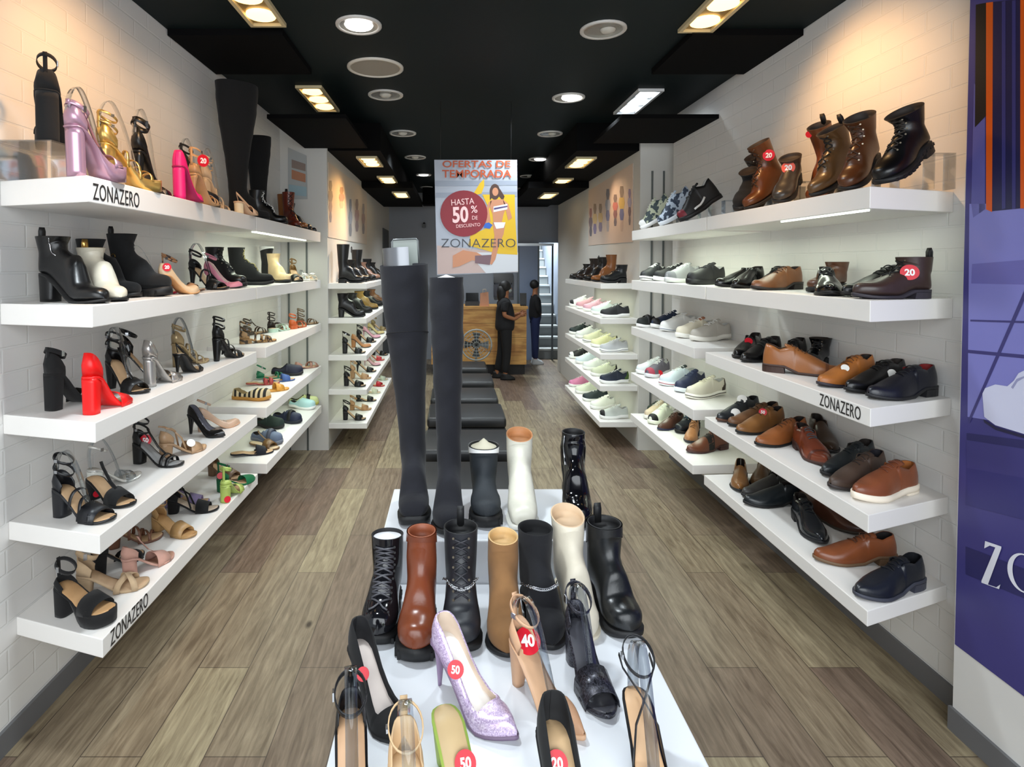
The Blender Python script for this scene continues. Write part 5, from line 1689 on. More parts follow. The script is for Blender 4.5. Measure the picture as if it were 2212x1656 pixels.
g = G()
q = [pp(938, 345), pp(1117, 345), pp(1119, 588), pp(944, 594)]
V = [Vector(a) + Vector((0, o, 0)) for o in (0, .006) for a in q]
g.add(V, [(3, 2, 1, 0), (4, 5, 6, 7), (0, 1, 5, 4), (1, 2, 6, 5), (2, 3, 7, 6), (3, 0, 4, 7)])
g.mk('sheet', mat((160, 166, 178), .5), ps, False)
for u in (952, 1104):
    a = on_y(u, 346, YP)
    G().tube([(a.x - ps.location.x, .003, -.003), (a.x - ps.location.x, .003, CEIL - ps.location.z)], .002, 5).mk('cord', RUB, ps)
ell = lambda cu, cv, ru, rv, n=36, a0=0: [(cu + ru * math.cos(a0 + 2 * math.pi * k / n), cv - rv * math.sin(a0 + 2 * math.pi * k / n)) for k in range(n)]
pm_ = [mat((196, 199, 204), .5), mat((212, 172, 14), .5), mat((182, 160, 154), .5), mat((186, 180, 180), .5), mat((138, 146, 160), .5)]
g = G()
flat(g, [(940, 390), (1117, 390), (1117, 400), (940, 402)], .001, 4)
flat(g, [(941, 416), (1117, 414), (1117, 424), (941, 427)], .001, 4)
flat(g, [(944, 530), (1118, 548), (1119, 587), (945, 592)], .001, 2)
flat(g, [(1010, 545), (1119, 545), (1119, 586), (1050, 590)], .0015, 0)
flat(g, [(1042, 420), (1112, 420), (1113, 470), (1118, 550), (1076, 548), (1012, 530), (1016, 508), (1048, 494), (1056, 450)], .002, 1)
flat(g, [(1024, 416), (1036, 396), (1046, 386), (1046, 402), (1040, 418), (1030, 420)], .002, 1)
g.mk('background_print', pm_, ps, False)
# printed beach figure, plain shapes
SK, HR = mat((190, 130, 96), .5), mat((66, 40, 30), .5)
g = G()
flat(g, ell(1069, 414, 11, 17), .0025, 1)
flat(g, [(1058, 412), (1080, 408), (1090, 424), (1086, 434), (1078, 424), (1062, 428), (1058, 432)], .0026, 1)
flat(g, ell(1070, 414, 6.5, 9), .003, 0)
flat(g, [(1060, 432), (1086, 430), (1094, 446), (1088, 462), (1084, 480), (1066, 484), (1064, 462), (1058, 446)], .003, 0)
flat(g, [(1086, 430), (1098, 440), (1106, 470), (1098, 476), (1092, 452)], .003, 0)
flat(g, [(1062, 434), (1056, 452), (1060, 478), (1050, 482), (1048, 456), (1056, 436)], .003, 0)
flat(g, [(1064, 480), (1092, 480), (1088, 505), (1078, 530), (1070, 560), (1062, 572), (1056, 568), (1064, 540), (1068, 508)], .003, 0)
flat(g, [(1066, 446), (1096, 440), (1096, 452), (1066, 458)], .0035, 2)
flat(g, [(1067, 449), (1096, 444), (1096, 447), (1067, 453)], .0038, 3)
flat(g, [(1066, 480), (1092, 480), (1088, 492), (1072, 494)], .0035, 2)
flat(g, [(1044, 484), (1056, 480), (1064, 486), (1058, 494), (1046, 492)], .0035, 4)
flat(g, [(978, 552), (1000, 540), (1030, 545), (1050, 556), (1050, 566), (1020, 562), (992, 575), (978, 578)], .003, 0)
flat(g, [(1026, 552), (1062, 550), (1058, 572), (1026, 568)], .0035, 5)
g.mk('figure_print', [SK, HR, mat((222, 220, 226), .5), mat((70, 60, 110), .5), mat((30, 90, 180), .5), mat((112, 84, 92), .5)], ps, False)
g = G()
flat(g, ell(1002, 461, 51, 50), .004, 0)
g.mk('red_disc', mat((128, 4, 28), .5), ps, False)
OR = mat((176, 72, 26), .5)


def ptext(body, u, v, hpx, wpx, m, d=.005, name='lettering', tilt=0.0, bold=0.0):
    """text fitted to a picture height and width on the poster"""
    a = Vector(pp(u, v, d)) + ps.location
    s = hpx * YP / F / .70
    t = text(body, s, m, ps, a, (math.cos(tilt), 0, math.sin(tilt)), (-math.sin(tilt), 0, math.cos(tilt)), name, .0003, 1.0, bold=bold * s)
    w = max(x.co.x for x in t.data.vertices) - min(x.co.x for x in t.data.vertices)
    k = wpx * YP / F / max(w, 1e-5)
    x0 = Vector(pp(u, v, d)).x
    for x in t.data.vertices:
        x.co.x = x0 + (x.co.x - x0) * k
    return t


ptext('OFERTAS DE', 955, 361, 14, 146, OR, bold=.018)
ptext('TEMPORADA', 955, 383, 16, 149, OR, bold=.018)
PK = mat((240, 196, 196), .5)
ptext('HASTA', 974, 444, 13, 50, PK, .006, tilt=.07)
ptext('50', 977, 480, 32, 34, PK, .006, tilt=.04, bold=.03)
ptext('%', 1017, 459, 15, 14, PK, .006, bold=.01)
ptext('DE', 1019, 474, 8, 12, PK, .006)
ptext('DESCUENTO', 985, 492, 7, 52, PK, .006, tilt=.07)
ptext('ZONAZERO', 952, 534, 19, 160, mat((52, 54, 62), .5), .0055, bold=-.012)

# ------------------------------------------------------------------ big poster on the entrance panel
XP = 1.829
bp_ = empty('wall_poster', (XP, 1.4, 0.5), 'large purple wall poster with white shoe and white lettering beside the entrance', 'poster')


def bpt(u, v, d=0.0):
    p = on_x(u, v, XP - d)
    return tuple(p - bp_.location)


def bflat(g, pts, d, mi=0):
    g.add([bpt(u, v, d) for u, v in pts], [tuple(range(len(pts)))], mi)


g = G()
bot = lambda y: on_x(2083, 1405, XP).z
zb_ = bot(0)
g.box(-.003, 0, .35 - 1.4, 2.068 - 1.4, zb_ - .5, 2.975 - .5)
g.mk('sheet', mat((62, 58, 122), .45), bp_, False)
cols = [mat((50, 48, 110), .45), mat((104, 102, 172), .45), mat((126, 126, 196), .45), mat((18, 18, 66), .45), mat((214, 86, 10), .45), mat((10, 9, 14), .5), mat((42, 40, 92), .45), mat((60, 56, 116), .45), mat((90, 88, 156), .45)]
g = G()
bflat(g, [(2094, 440), (2212, 440), (2480, 440), (2480, 960), (2090, 900)], .0040, 2)      # paving, pale
bflat(g, [(2100, 570), (2480, 540), (2480, 620), (2098, 612)], .0044, 1)
bflat(g, [(2096, 690), (2480, 700), (2480, 706), (2096, 694)], .0048, 7)
bflat(g, [(2090, 755), (2480, 790), (2480, 800), (2090, 762)], .0048, 7)
bflat(g, [(2092, 905), (2212, 628), (2330, 350), (2336, 350), (2216, 640), (2094, 914)], .0050, 7)
bflat(g, [(2088, 935), (2480, 985), (2480, 1010), (2088, 950)], .0050, 6)
bflat(g, [(2088, 950), (2480, 1010), (2480, 1080), (2088, 1010)], .0046, 7)
bflat(g, [(2088, 1010), (2480, 1080), (2480, 1190), (2086, 1090)], .0046, 0)
bflat(g, [(2086, 1180), (2480, 1330), (2480, 1400), (2086, 1240)], .0046, 6)
bflat(g, [(2104, 180), (2128, 200), (2128, 452), (2102, 470), (2098, 440)], .0040, 8)
bflat(g, [(2108, 10), (2130, 6), (2130, 250), (2106, 275)], .0046, 5)
bflat(g, [(2130, 6), (2145, 4), (2143, 458), (2130, 452)], .0050, 4)
bflat(g, [(2145, 4), (2204, -2), (2204, 450), (2143, 456)], .0046, 3)
bflat(g, [(2164, 4), (2172, 2), (2172, 450), (2164, 452)], .0050, 0)
bflat(g, [(2186, 2), (2194, 0), (2194, 450), (2186, 452)], .0050, 0)
bflat(g, [(2204, -2), (2480, -20), (2480, 460), (2204, 450)], .0050, 4)
g.mk('street_print', cols, bp_, False)
g = G()
bflat(g, [(2122, 850), (2128, 838), (2150, 830), (2176, 834), (2190, 822), (2200, 806), (2212, 800), (2480, 700), (2480, 985), (2212, 937), (2150, 918), (2126, 900)], .0060, 0)
bflat(g, [(2124, 905), (2150, 921), (2212, 940), (2480, 990), (2480, 998), (2212, 946), (2150, 928), (2126, 912)], .0058, 1)
bflat(g, [(2184, 836), (2196, 818), (2212, 812), (2212, 816), (2198, 824), (2188, 840)], .0064, 2)
g.mk('shoe_print', [mat((206, 208, 232), .45), mat((30, 28, 62), .5), mat((150, 152, 190), .5)], bp_, False)
g = G()
LT = mat((222, 222, 232), .45)
bflat(g, [(2128, 1168), (2163, 1180), (2163, 1184), (2134, 1262), (2152, 1268), (2161, 1262), (2158, 1272), (2120, 1258), (2120, 1254), (2150, 1182), (2138, 1178), (2126, 1184)], .0062)
for dv in (0,):
    n = 40
    ou = [(2212 + 36 * math.cos(t), 1238 + 12 * math.cos(t) - 42 * math.sin(t)) for t in [2 * math.pi * k / n for k in range(n)]]
    inn = [(2212 + 25 * math.cos(t), 1238 + 9 * math.cos(t) - 39 * math.sin(t)) for t in [2 * math.pi * k / n for k in range(n)]]
    V = [bpt(u, v, .0062) for u, v in ou] + [bpt(u, v, .0062) for u, v in inn]
    g.add(V, [(k, (k + 1) % n, n + (k + 1) % n, n + k) for k in range(n)])
g.mk('lettering', LT, bp_, False)

# ------------------------------------------------------------------ printed panels on the rear walls, sign on the cross wall
cs = empty('wall_sign', (-1.42, 5.262, 2.3), 'small grey sale sign with brown words on the cross wall above the middle rack', 'sign')


def spt(u, v, d=0.0):
    return tuple(on_y(u, v, 5.266 - d) - cs.location)


g = G()
a, b, c, d = spt(622, 318, .004), spt(662, 336, .004), spt(664, 430, .004), spt(622, 430, .004)
V = [Vector(p) + Vector((0, o, 0)) for o in (0, .006) for p in (a, b, c, d)]
g.add(V, [(3, 2, 1, 0), (4, 5, 6, 7), (0, 1, 5, 4), (1, 2, 6, 5), (2, 3, 7, 6), (3, 0, 4, 7)])
g.mk('sheet', mat((172, 174, 172), .5), cs, False)
g = G()
for k, (u0, v0, u1, v1) in enumerate(((630, 344, 660, 362), (630, 366, 660, 386))):
    g.add([spt(u0, v0, .007), spt(u1, v0 + 10, .007), spt(u1, v1 + 8, .007), spt(u0, v1, .007)], [(0, 1, 2, 3)], k)
g.add([spt(624, 398, .007), spt(662, 404, .007), spt(662, 424, .007), spt(624, 420, .007)], [(0, 1, 2, 3)], 2)
g.mk('faded_print', [mat((140, 122, 112), .5), mat((178, 122, 90), .5), mat((150, 176, 184), .5)], cs, False)


def wall_panel(name, x, sgn, u0, u1, vt0, vt1, vb0, vb1, base, label, figs):
    t = empty(name, (x, 6.2, 1.8), label, 'poster')
    pt = lambda u, v, d=0.0: tuple(on_x(u, v, x - sgn * d) - t.location)
    V = [pt(u0, vt0, .001), pt(u1, vt1, .001), pt(u1, vb1, .001), pt(u0, vb0, .001)]
    V += [Vector(v) - Vector((sgn * .004, 0, 0)) for v in V]
    G().add(V, [(0, 1, 2, 3), (7, 6, 5, 4), (0, 4, 5, 1), (1, 5, 6, 2), (2, 6, 7, 3), (3, 7, 4, 0)]).mk('sheet', base, t, False)
    g = G()
    ms = []
    for u, v0, v1, w, cols_ in figs:
        n = len(cols_)
        hv = (v1 - v0)
        for i, cc in enumerate(cols_):
            ms.append(mat(tuple(int(q * .55 + 205 * .45) for q in cc), .6))
            a, b = v0 + hv * i / n, v0 + hv * (i + 1) / n
            ww = w * (1, 1.5, 1.1, .8, .6)[min(i, 4)]
            g.add([pt(u - ww * .7, a, .0065), pt(u + ww * .7, a, .0065), pt(u + ww, (a + b) / 2, .0065), pt(u + ww * .6, b, .0065), pt(u - ww * .6, b, .0065), pt(u - ww, (a + b) / 2, .0065)], [(0, 1, 2, 3, 4, 5)], len(ms) - 1)
    g.mk('figure_print', ms, t, False)


wall_panel('mural_panel', -1.14, -1, 708, 792, 350, 412, 512, 528, mat((214, 200, 186), .55), 'pale mural with slim dancing figures above the heels-side rear rack', [
    (714, 390, 480, 3.5, ((60, 50, 52), (90, 70, 70), (120, 90, 90), (90, 80, 96))), (738, 404, 450, 4, ((120, 70, 50), (160, 84, 84), (190, 150, 140))),
    (757, 430, 510, 3, ((90, 90, 98), (120, 116, 124), (90, 80, 80))), (771, 430, 500, 3.4, ((110, 84, 80), (160, 110, 104), (120, 90, 90))), (785, 440, 505, 2.6, ((130, 120, 130), (150, 110, 110), (110, 100, 110)))])
wall_panel('mural_panel', 1.699, 1, 1368, 1272, 352, 412, 522, 530, mat((216, 196, 182), .55), 'pale mural of colourfully dressed figures above the lace-up-side rear rack', [
    (1360, 408, 486, 3, ((90, 60, 120), (130, 120, 170), (60, 30, 50), (90, 70, 80))), (1343, 402, 500, 4.5, ((90, 60, 40), (214, 160, 30), (50, 60, 140), (200, 160, 140))), (1329, 420, 488, 4, ((80, 50, 44), (206, 70, 60), (110, 40, 50), (60, 50, 70))),
    (1313, 408, 500, 4, ((70, 70, 90), (130, 140, 170), (60, 70, 130), (150, 140, 150))), (1297, 440, 500, 3.6, ((120, 80, 50), (220, 160, 70), (110, 80, 110))), (1285, 440, 505, 3.4, ((120, 80, 50), (226, 170, 80), (90, 70, 120))),
    (1276, 450, 510, 2.8, ((150, 60, 50), (90, 60, 70), (60, 50, 60)))])

# ------------------------------------------------------------------ black seats along the aisle
SEAT = lea((30, 31, 33), .42)
for i, (y, x1, h) in enumerate(((3.22, .42, .42), (3.95, .43, .42), (4.8, .445, .42), (5.5, .435, .42), (6.3, .45, .42), (7.15, .43, .42))):
    t = empty('ottoman', (.12, y + .27, 0), 'black leather ottoman, %s from front in the row down the aisle' % ords[i], 'seat', 'black ottomans down the aisle')
    o = G().box(-.33, x1 - .12, -.26, .26, .02, h - .09).mk('base', mat((18, 18, 19), .5), t, False)
    md = o.modifiers.new('edge', 'BEVEL')
    md.width, md.segments = .006, 2
    o = G().box(-.335, x1 - .115, -.265, .265, h - .088, h).mk('cushion', SEAT, t)
    md = o.modifiers.new('edge', 'BEVEL')
    md.width, md.segments = .025, 4
    for sx in (-.28, x1 - .17):
        for sy in (-.21, .21):
            G().box(sx - .02, sx + .02, sy - .02, sy + .02, 0, .021).mk('foot', RUB, t, False)

# ------------------------------------------------------------------ sales counter and what stands there
ct = empty('sales_counter', (.42, 9.2, 0), 'light wooden sales counter with dark plinth at the back of the shop', 'counter')
WOOD = mat((214, 164, 92), .5, 0, 'wood', (184, 128, 66))
G().box(-.75, .72, -.28, .3, .16, 1.02).mk('front', WOOD, ct, False)
G().box(-.77, .74, -.31, .32, 1.02, 1.06).mk('worktop', WOOD, ct, False)
G().box(-.73, .70, -.24, .28, 0, .16).mk('plinth', mat((24, 22, 24), .6), ct, False)
g = G()
for z in (.36, .58, .8):
    g.box(-.751, .721, -.2815, -.279, z - .0025, z + .0025)
g.mk('plank_groove', mat((120, 86, 50), .7), ct, False)
p = on_y(1020, 655, 9.1)
t = empty('cash_register', (p.x, 9.12, 1.06), 'small black cash register on the wooden counter', 'register')
G().box(-.11, .11, -.1, .1, 0, .07).mk('drawer', mat((18, 18, 20), .4), t, False)
G().add([(-.10, -.06, .07), (.10, -.06, .07), (.10, -.02, .2), (-.10, -.02, .2), (-.10, .06, .07), (.10, .06, .07), (.10, .02, .2), (-.10, .02, .2)], [(0, 1, 2, 3), (5, 4, 7, 6), (3, 2, 6, 7), (0, 3, 7, 4), (1, 5, 6, 2), (0, 4, 5, 1)]).mk('screen', mat((12, 13, 16), .2), t, False)
p = on_y(1046, 655, 9.05)
t = empty('packing_bag', (p.x, 9.0, 1.06), 'pinkish paper bag on the counter beside the cash register', 'bag')
G().add([(-.07, -.04, 0), (.07, -.04, 0), (.07, .04, 0), (-.07, .04, 0), (-.065, -.03, .2), (.06, -.03, .22), (.06, .03, .22), (-.065, .03, .2)], [(3, 2, 1, 0), (0, 1, 5, 4), (1, 2, 6, 5), (2, 3, 7, 6), (3, 0, 4, 7)]).mk('paper_body', mat((206, 150, 120), .7), t, False)
G().tube([(-.03, -.031, .2), (-.025, -.035, .26), (.02, -.035, .265), (.025, -.031, .21)], .004, 5).mk('handle', mat((230, 200, 160), .7), t)
p = on_y(1130, 650, 9.05)
t = empty('card_terminal', (p.x, 9.03, 1.06), 'black card terminal standing at the counter end beside the woman', 'card terminal')
G().box(-.045, .045, -.03, .03, 0, .02).mk('foot', RUB, t, False)
G().add([(-.05, -.02, .02), (.05, -.02, .02), (.05, .0, .2), (-.05, 0, .2), (-.05, .03, .02), (.05, .03, .02), (.05, .03, .2), (-.05, .03, .2)], [(0, 1, 2, 3), (5, 4, 7, 6), (3, 2, 6, 7), (0, 3, 7, 4), (1, 5, 6, 2), (0, 4, 5, 1)]).mk('body', mat((16, 16, 18), .35), t, False)
# monitor and shelf niche on the back wall
p0, p1 = on_y(1066, 590, 10.38), on_y(1107, 640, 10.38)
t = empty('wall_monitor', ((p0.x + p1.x) / 2, 10.37, p0.z), 'black monitor on the back wall behind the woman', 'monitor')
G().box(-.17, .17, -.03, .03, -.17, .0).mk('screen', mat((10, 12, 14), .2), t, False)
G().box(-.17, .17, -.02, .03, -.42, -.2).mk('lower_screen', mat((60, 62, 74), .3), t, False)
for x in (-.16, .15):
    G().box(x, x + .012, 0, .03, -.2, -.17).mk('bracket', RUB, t, False)
# fan
t = empty('floor_fan', (.34, 8.35, 0), 'round grey floor fan before the wooden counter', 'fan')
FG = mat((150, 154, 152), .5)
g = G()
for k in range(5):
    r = .22 * (k + 1) / 5
    g.tube([(r * math.cos(q), -.05 - .02 * (1 - r / .22), .55 + r * math.sin(q)) for q in [2 * math.pi * i / 24 for i in range(24)]], .004 if k < 4 else .012, 5, True)
for k in range(12):
    q = 2 * math.pi * k / 12
    g.tube([(.02 * math.cos(q), -.07, .55 + .02 * math.sin(q)), (.22 * math.cos(q), -.05, .55 + .22 * math.sin(q))], .003, 4)
g.mk('cage', FG, t)
g = G()
for k in range(4):
    q = math.pi / 2 * k
    g.add([(.03 * math.cos(q - .3), -.03, .55 + .03 * math.sin(q - .3)), (.18 * math.cos(q - .35), -.045, .55 + .18 * math.sin(q - .35)), (.19 * math.cos(q + .3), -.015, .55 + .19 * math.sin(q + .3)), (.03 * math.cos(q + .3), -.02, .55 + .03 * math.sin(q + .3))], [(0, 1, 2, 3)])
g.mk('blade', mat((70, 76, 80), .4), t)
G().loft([[(r * math.cos(q), y, .55 + r * math.sin(q)) for q in [2 * math.pi * i / 16 for i in range(16)]] for r, y in ((.03, -.06), (.06, -.02), (.07, .05), (.05, .1))]).mk('motor', RUB, t)
G().tube([(0, .05, .5), (0, .05, .05)], .018, 8).mk('stand', FG, t)
G().disc((0, .05, 0), (0, 0, 1), .16, .04, 24).mk('base', RUB, t)

# ------------------------------------------------------------------ stairs, glass screen, camera on the ceiling
t = empty('staircase', (1.77, 10.45, 0), 'grey staircase rising behind the back wall opening', 'staircase')
for k in range(13):
    G().box(-.21, .22, .24 * k, .24 * (k + 1) + .02, .185 * k, .185 * (k + 1) - .03).mk('riser', mat((120, 124, 124), .6), t, False)
    G().box(-.21, .22, .24 * k - .02, .24 * (k + 1) + .02, .185 * (k + 1) - .03, .185 * (k + 1)).mk('tread', mat((186, 190, 188), .45), t, False)
t = empty('glass_screen', (1.36, 10.33, 0), 'bluish glass screen with bright top rail beside the staircase', 'screen')
G().box(-.19, .17, -.008, .008, .0, 2.04).mk('pane', mat((128, 144, 172), .35), t, False)
G().box(-.2, .44, -.02, .02, 2.04, 2.085).mk('top_rail', mat((214, 222, 228), .3, .6), t, False)
for x in (-.19, .17, .42):
    G().box(x - .015, x + .015, -.018, .018, 0, 2.04).mk('post', mat((86, 92, 96), .35, .5), t, False)
p = on_y(916, 482, 10.3)
t = empty('security_camera', (p.x, 10.33, p.z), 'small dark security camera on the back wall', 'camera')
G().tube([(0, .07, 0), (0, 0, 0), (0, -.05, -.03)], .02, 8).mk('arm', RUB, t)
G().box(-.03, .03, -.16, -.03, -.075, -.02).mk('body', mat((40, 42, 44), .4), t, False)
p0, p1 = on_x(826, 462, -1.139), on_x(848, 590, -1.139)
t = struct(G().box(-1.139, -1.125, p0.y, min(p1.y, 10.2), .0, 2.3).mk('door_1', mat((70, 72, 72), .5), None, False))

# ------------------------------------------------------------------ people


def skin_mesh(name, joints, edges, m, parent, sub=2, root_i=0):
    me = bpy.data.meshes.new(name)
    me.from_pydata([j[:3] for j in joints], edges, [])
    o = bpy.data.objects.new(name, me)
    COL.objects.link(o)
    o.modifiers.new('skin', 'SKIN').use_smooth_shade = True
    for i, j in enumerate(joints):
        r = j[3]
        me.skin_vertices[0].data[i].radius = r if isinstance(r, tuple) else (r, r)
        me.skin_vertices[0].data[i].use_root = (i == root_i)
    s = o.modifiers.new('sub', 'SUBSURF')
    s.levels = s.render_levels = sub
    me.materials.append(m)
    o.parent = parent
    return o


def ball(c, rx, ry, rz, n=14, k=9):
    g = G()
    rings = []
    for i in range(k + 1):
        a = -math.pi / 2 + math.pi * i / k
        rings.append([(c[0] + rx * math.cos(a) * math.cos(2 * math.pi * q / n), c[1] + ry * math.cos(a) * math.sin(2 * math.pi * q / n), c[2] + rz * math.sin(a)) for q in range(n)])
    return g.loft(rings)


SKN = mat((150, 98, 66), .55)
CLO = mat((17, 17, 21), .85)
# woman in black, seen from her side, facing the lace-up side (+x)
pw = on_z(1090, 818, 0)
wo = empty('person', (pw.x, pw.y, 0), 'woman in black clothes standing sideways before the counter, hands raised in front of her', 'person')
S = 1.44 / 1.62
J = lambda x, y, z, r: (x * S, y * S, z * S, tuple(q * S for q in r) if isinstance(r, tuple) else r * S)
skin_mesh('body', [J(0, 0, .92, (.11, .15)), J(.0, 0, 1.08, (.10, .135)), J(-.01, 0, 1.25, (.10, .15)), J(0, 0, 1.36, (.06, .08)), J(.015, 0, 1.43, .048), J(.03, 0, 1.52, (.085, .07)), J(.035, 0, 1.60, (.07, .06)),
                    J(-.01, -.17, 1.31, .05), J(-.03, -.22, 1.08, .04), J(.15, -.17, 1.02, .032), J(.25, -.10, 1.08, .026), J(-.01, .17, 1.31, .05), J(-.03, .22, 1.08, .04), J(.16, .16, 1.05, .032), J(.26, .07, 1.1, .026),
                    J(.02, -.08, .85, .10), J(.03, -.09, .48, .06), J(.0, -.09, .08, .042), J(.10, -.09, .04, .035), J(-.02, .08, .85, .10), J(-.04, .08, .48, .06), J(-.13, .08, .08, .042), J(-.04, .08, .04, .035)],
          [(0, 1), (1, 2), (2, 3), (3, 4), (4, 5), (5, 6), (2, 7), (7, 8), (8, 9), (9, 10), (2, 11), (11, 12), (12, 13), (13, 14), (0, 15), (15, 16), (16, 17), (17, 18), (0, 19), (19, 20), (20, 21), (21, 22)], SKN, wo)
skin_mesh('shirt', [J(0, 0, .78, (.17, .20)), J(0, 0, .90, (.18, .21)), J(.01, 0, 1.04, (.175, .20)), J(0, 0, 1.17, (.165, .19)), J(-.01, 0, 1.29, (.13, .17)), J(-.005, 0, 1.385, (.06, .075)), J(-.01, -.18, 1.29, .075), J(-.03, -.225, 1.13, .062), J(-.01, .18, 1.29, .075), J(-.03, .225, 1.13, .062)],
          [(0, 1), (1, 2), (2, 3), (3, 4), (4, 5), (4, 6), (6, 7), (4, 8), (8, 9)], CLO, wo)
skin_mesh('trousers', [J(0, 0, .96, (.12, .12)), J(.01, -.08, .86, .115), J(.03, -.09, .48, .08), J(.005, -.09, .10, .06), J(-.01, .08, .86, .115), J(-.04, .085, .48, .08), J(-.12, .085, .10, .06)],
          [(0, 1), (1, 2), (2, 3), (0, 4), (4, 5), (5, 6)], mat((13, 13, 16), .85), wo)
hair = ball((.0 * S, 0, 1.55 * S), .105 * S, .095 * S, .105 * S)
hair.loft([[((-.05 + r * math.cos(q)) * S, r * 1.1 * math.sin(q) * S, z * S) for q in [2 * math.pi * i / 12 for i in range(12)]] for r, z in ((.07, 1.56), (.085, 1.46), (.075, 1.36), (.04, 1.26), (.01, 1.2))])
hair.mk('hair', mat((16, 13, 14), .6), wo)
fa = G()
fa.loft([[((.095 + .022 * f) * S, .012 * math.cos(q) * (1 - f * .5) * S, (1.525 - .012 * f + .014 * math.sin(q) * (1 - f * .5)) * S) for q in [2 * math.pi * i / 8 for i in range(8)]] for f in (0, .5, 1)])
fa.mk('nose', SKN, wo)
ball((.075 * S, 0, 1.485 * S), .045 * S, .05 * S, .04 * S).mk('face_mask', mat((150, 158, 156), .7), wo)
for sy in (-1, 1):
    ball((.098 * S, sy * .028 * S, 1.555 * S), .008 * S, .012 * S, .008 * S, 8, 5).mk('eye', RUB, wo)
for hx, hy, hz in ((.25, -.10, 1.08), (.26, .07, 1.10)):
    g = G()
    sy = 1 if hy < 0 else -1
    g.loft([[((hx + dx) * S, (hy + .012 * sy + w * math.cos(q)) * S, (hz + dz + h * math.sin(q)) * S) for q in [2 * math.pi * i / 10 for i in range(10)]] for dx, dz, w, h in ((-.01, 0, .022, .026), (.03, .006, .02, .036), (.07, .012, .016, .034))])
    for f in range(4):
        ln = (.05, .058, .054, .042)[f]
        z0 = hz + .038 - .018 * f
        g.tube([((hx + .065) * S, (hy + .012 * sy) * S, z0 * S), ((hx + .065 + ln * .55) * S, (hy + .016 * sy) * S, (z0 + .006) * S), ((hx + .065 + ln * .8) * S, (hy + .034 * sy) * S, z0 * S)], [.0085 * S, .008 * S, .006 * S], 6)
    g.tube([((hx + .01) * S, (hy + .02 * sy) * S, (hz + .03) * S), ((hx + .035) * S, (hy + .035 * sy) * S, (hz + .05) * S), ((hx + .055) * S, (hy + .036 * sy) * S, (hz + .052) * S)], [.01 * S, .009 * S, .007 * S], 6)
    g.mk('hand', SKN, wo)
for px_, py_ in ((.0, -.09), (-.13, .085)):
    G().loft([[((px_ + cx + a * math.cos(q)) * S, (py_ + b * math.sin(q)) * S, z * S) for q in [2 * math.pi * i / 16 for i in range(16)]] for cx, a, b, z in ((.045, .125, .045, 0), (.045, .125, .046, .025), (.04, .11, .044, .05), (.01, .07, .042, .085), (-.01, .05, .04, .11))]).mk('shoe', RUB, wo)
# second person by the glass screen
p2 = on_z(1149, 781, 0)
w2 = empty('person', (p2.x + .02, 9.9, 0), 'person in dark jacket and blue jeans standing beyond the counter end by the staircase', 'person')
S = 1.42 / 1.62
skin_mesh('body', [J(0, 0, .92, (.09, .12)), J(0, 0, 1.1, (.085, .12)), J(0, 0, 1.28, (.085, .13)), J(0, 0, 1.38, .06), J(.0, 0, 1.44, .045), J(.01, 0, 1.53, (.075, .075)), J(.01, 0, 1.6, (.06, .06)), J(0, -.15, 1.3, .05), J(.03, -.17, 1.08, .04), J(.10, -.10, .98, .032), J(0, .15, 1.3, .05), J(.03, .17, 1.08, .04), J(.10, .1, .98, .032),
                    J(0, -.07, .85, .085), J(.0, -.07, .48, .06), J(0, -.07, .08, .04), J(.08, -.07, .04, .033), J(0, .07, .85, .085), J(0, .07, .48, .06), J(0, .07, .08, .04), J(.08, .07, .04, .033)],
          [(0, 1), (1, 2), (2, 3), (3, 4), (4, 5), (5, 6), (2, 7), (7, 8), (8, 9), (2, 10), (10, 11), (11, 12), (0, 13), (13, 14), (14, 15), (15, 16), (0, 17), (17, 18), (18, 19), (19, 20)], SKN, w2)
skin_mesh('jacket', [J(0, 0, .80, (.135, .17)), J(0, 0, 1.05, (.14, .17)), J(0, 0, 1.28, (.12, .165)), J(0, 0, 1.39, .065), J(0, -.155, 1.29, .065), J(.03, -.175, 1.08, .055), J(.08, -.11, .99, .045), J(0, .155, 1.29, .065), J(.03, .175, 1.08, .055), J(.08, .11, .99, .045)],
          [(0, 1), (1, 2), (2, 3), (2, 4), (4, 5), (5, 6), (2, 7), (7, 8), (8, 9)], CLO, w2)
skin_mesh('jeans', [J(0, 0, .95, (.1, .1)), J(0, -.07, .86, .095), J(0, -.07, .48, .07), J(0, -.07, .10, .055), J(0, .07, .86, .095), J(0, .07, .48, .07), J(0, .07, .10, .055)],
          [(0, 1), (1, 2), (2, 3), (0, 4), (4, 5), (5, 6)], mat((24, 36, 76), .85), w2)
ball((-.012 * S, 0, 1.56 * S), .095 * S, .09 * S, .095 * S).mk('hair', mat((14, 12, 13), .6), w2)
for py_ in (-.07, .07):
    G().loft([[((cx + a * math.cos(q)) * S, (py_ + b * math.sin(q)) * S, z * S) for q in [2 * math.pi * i / 16 for i in range(16)]] for cx, a, b, z in ((.045, .12, .045, 0), (.045, .12, .046, .03), (.04, .105, .044, .055), (.01, .065, .042, .09), (-.005, .05, .04, .11))]).mk('shoe', mat((200, 204, 208), .6), w2)
# ------------------------------------------------------------------ nudge shoes apart where they touch
from mathutils.bvhtree import BVHTree


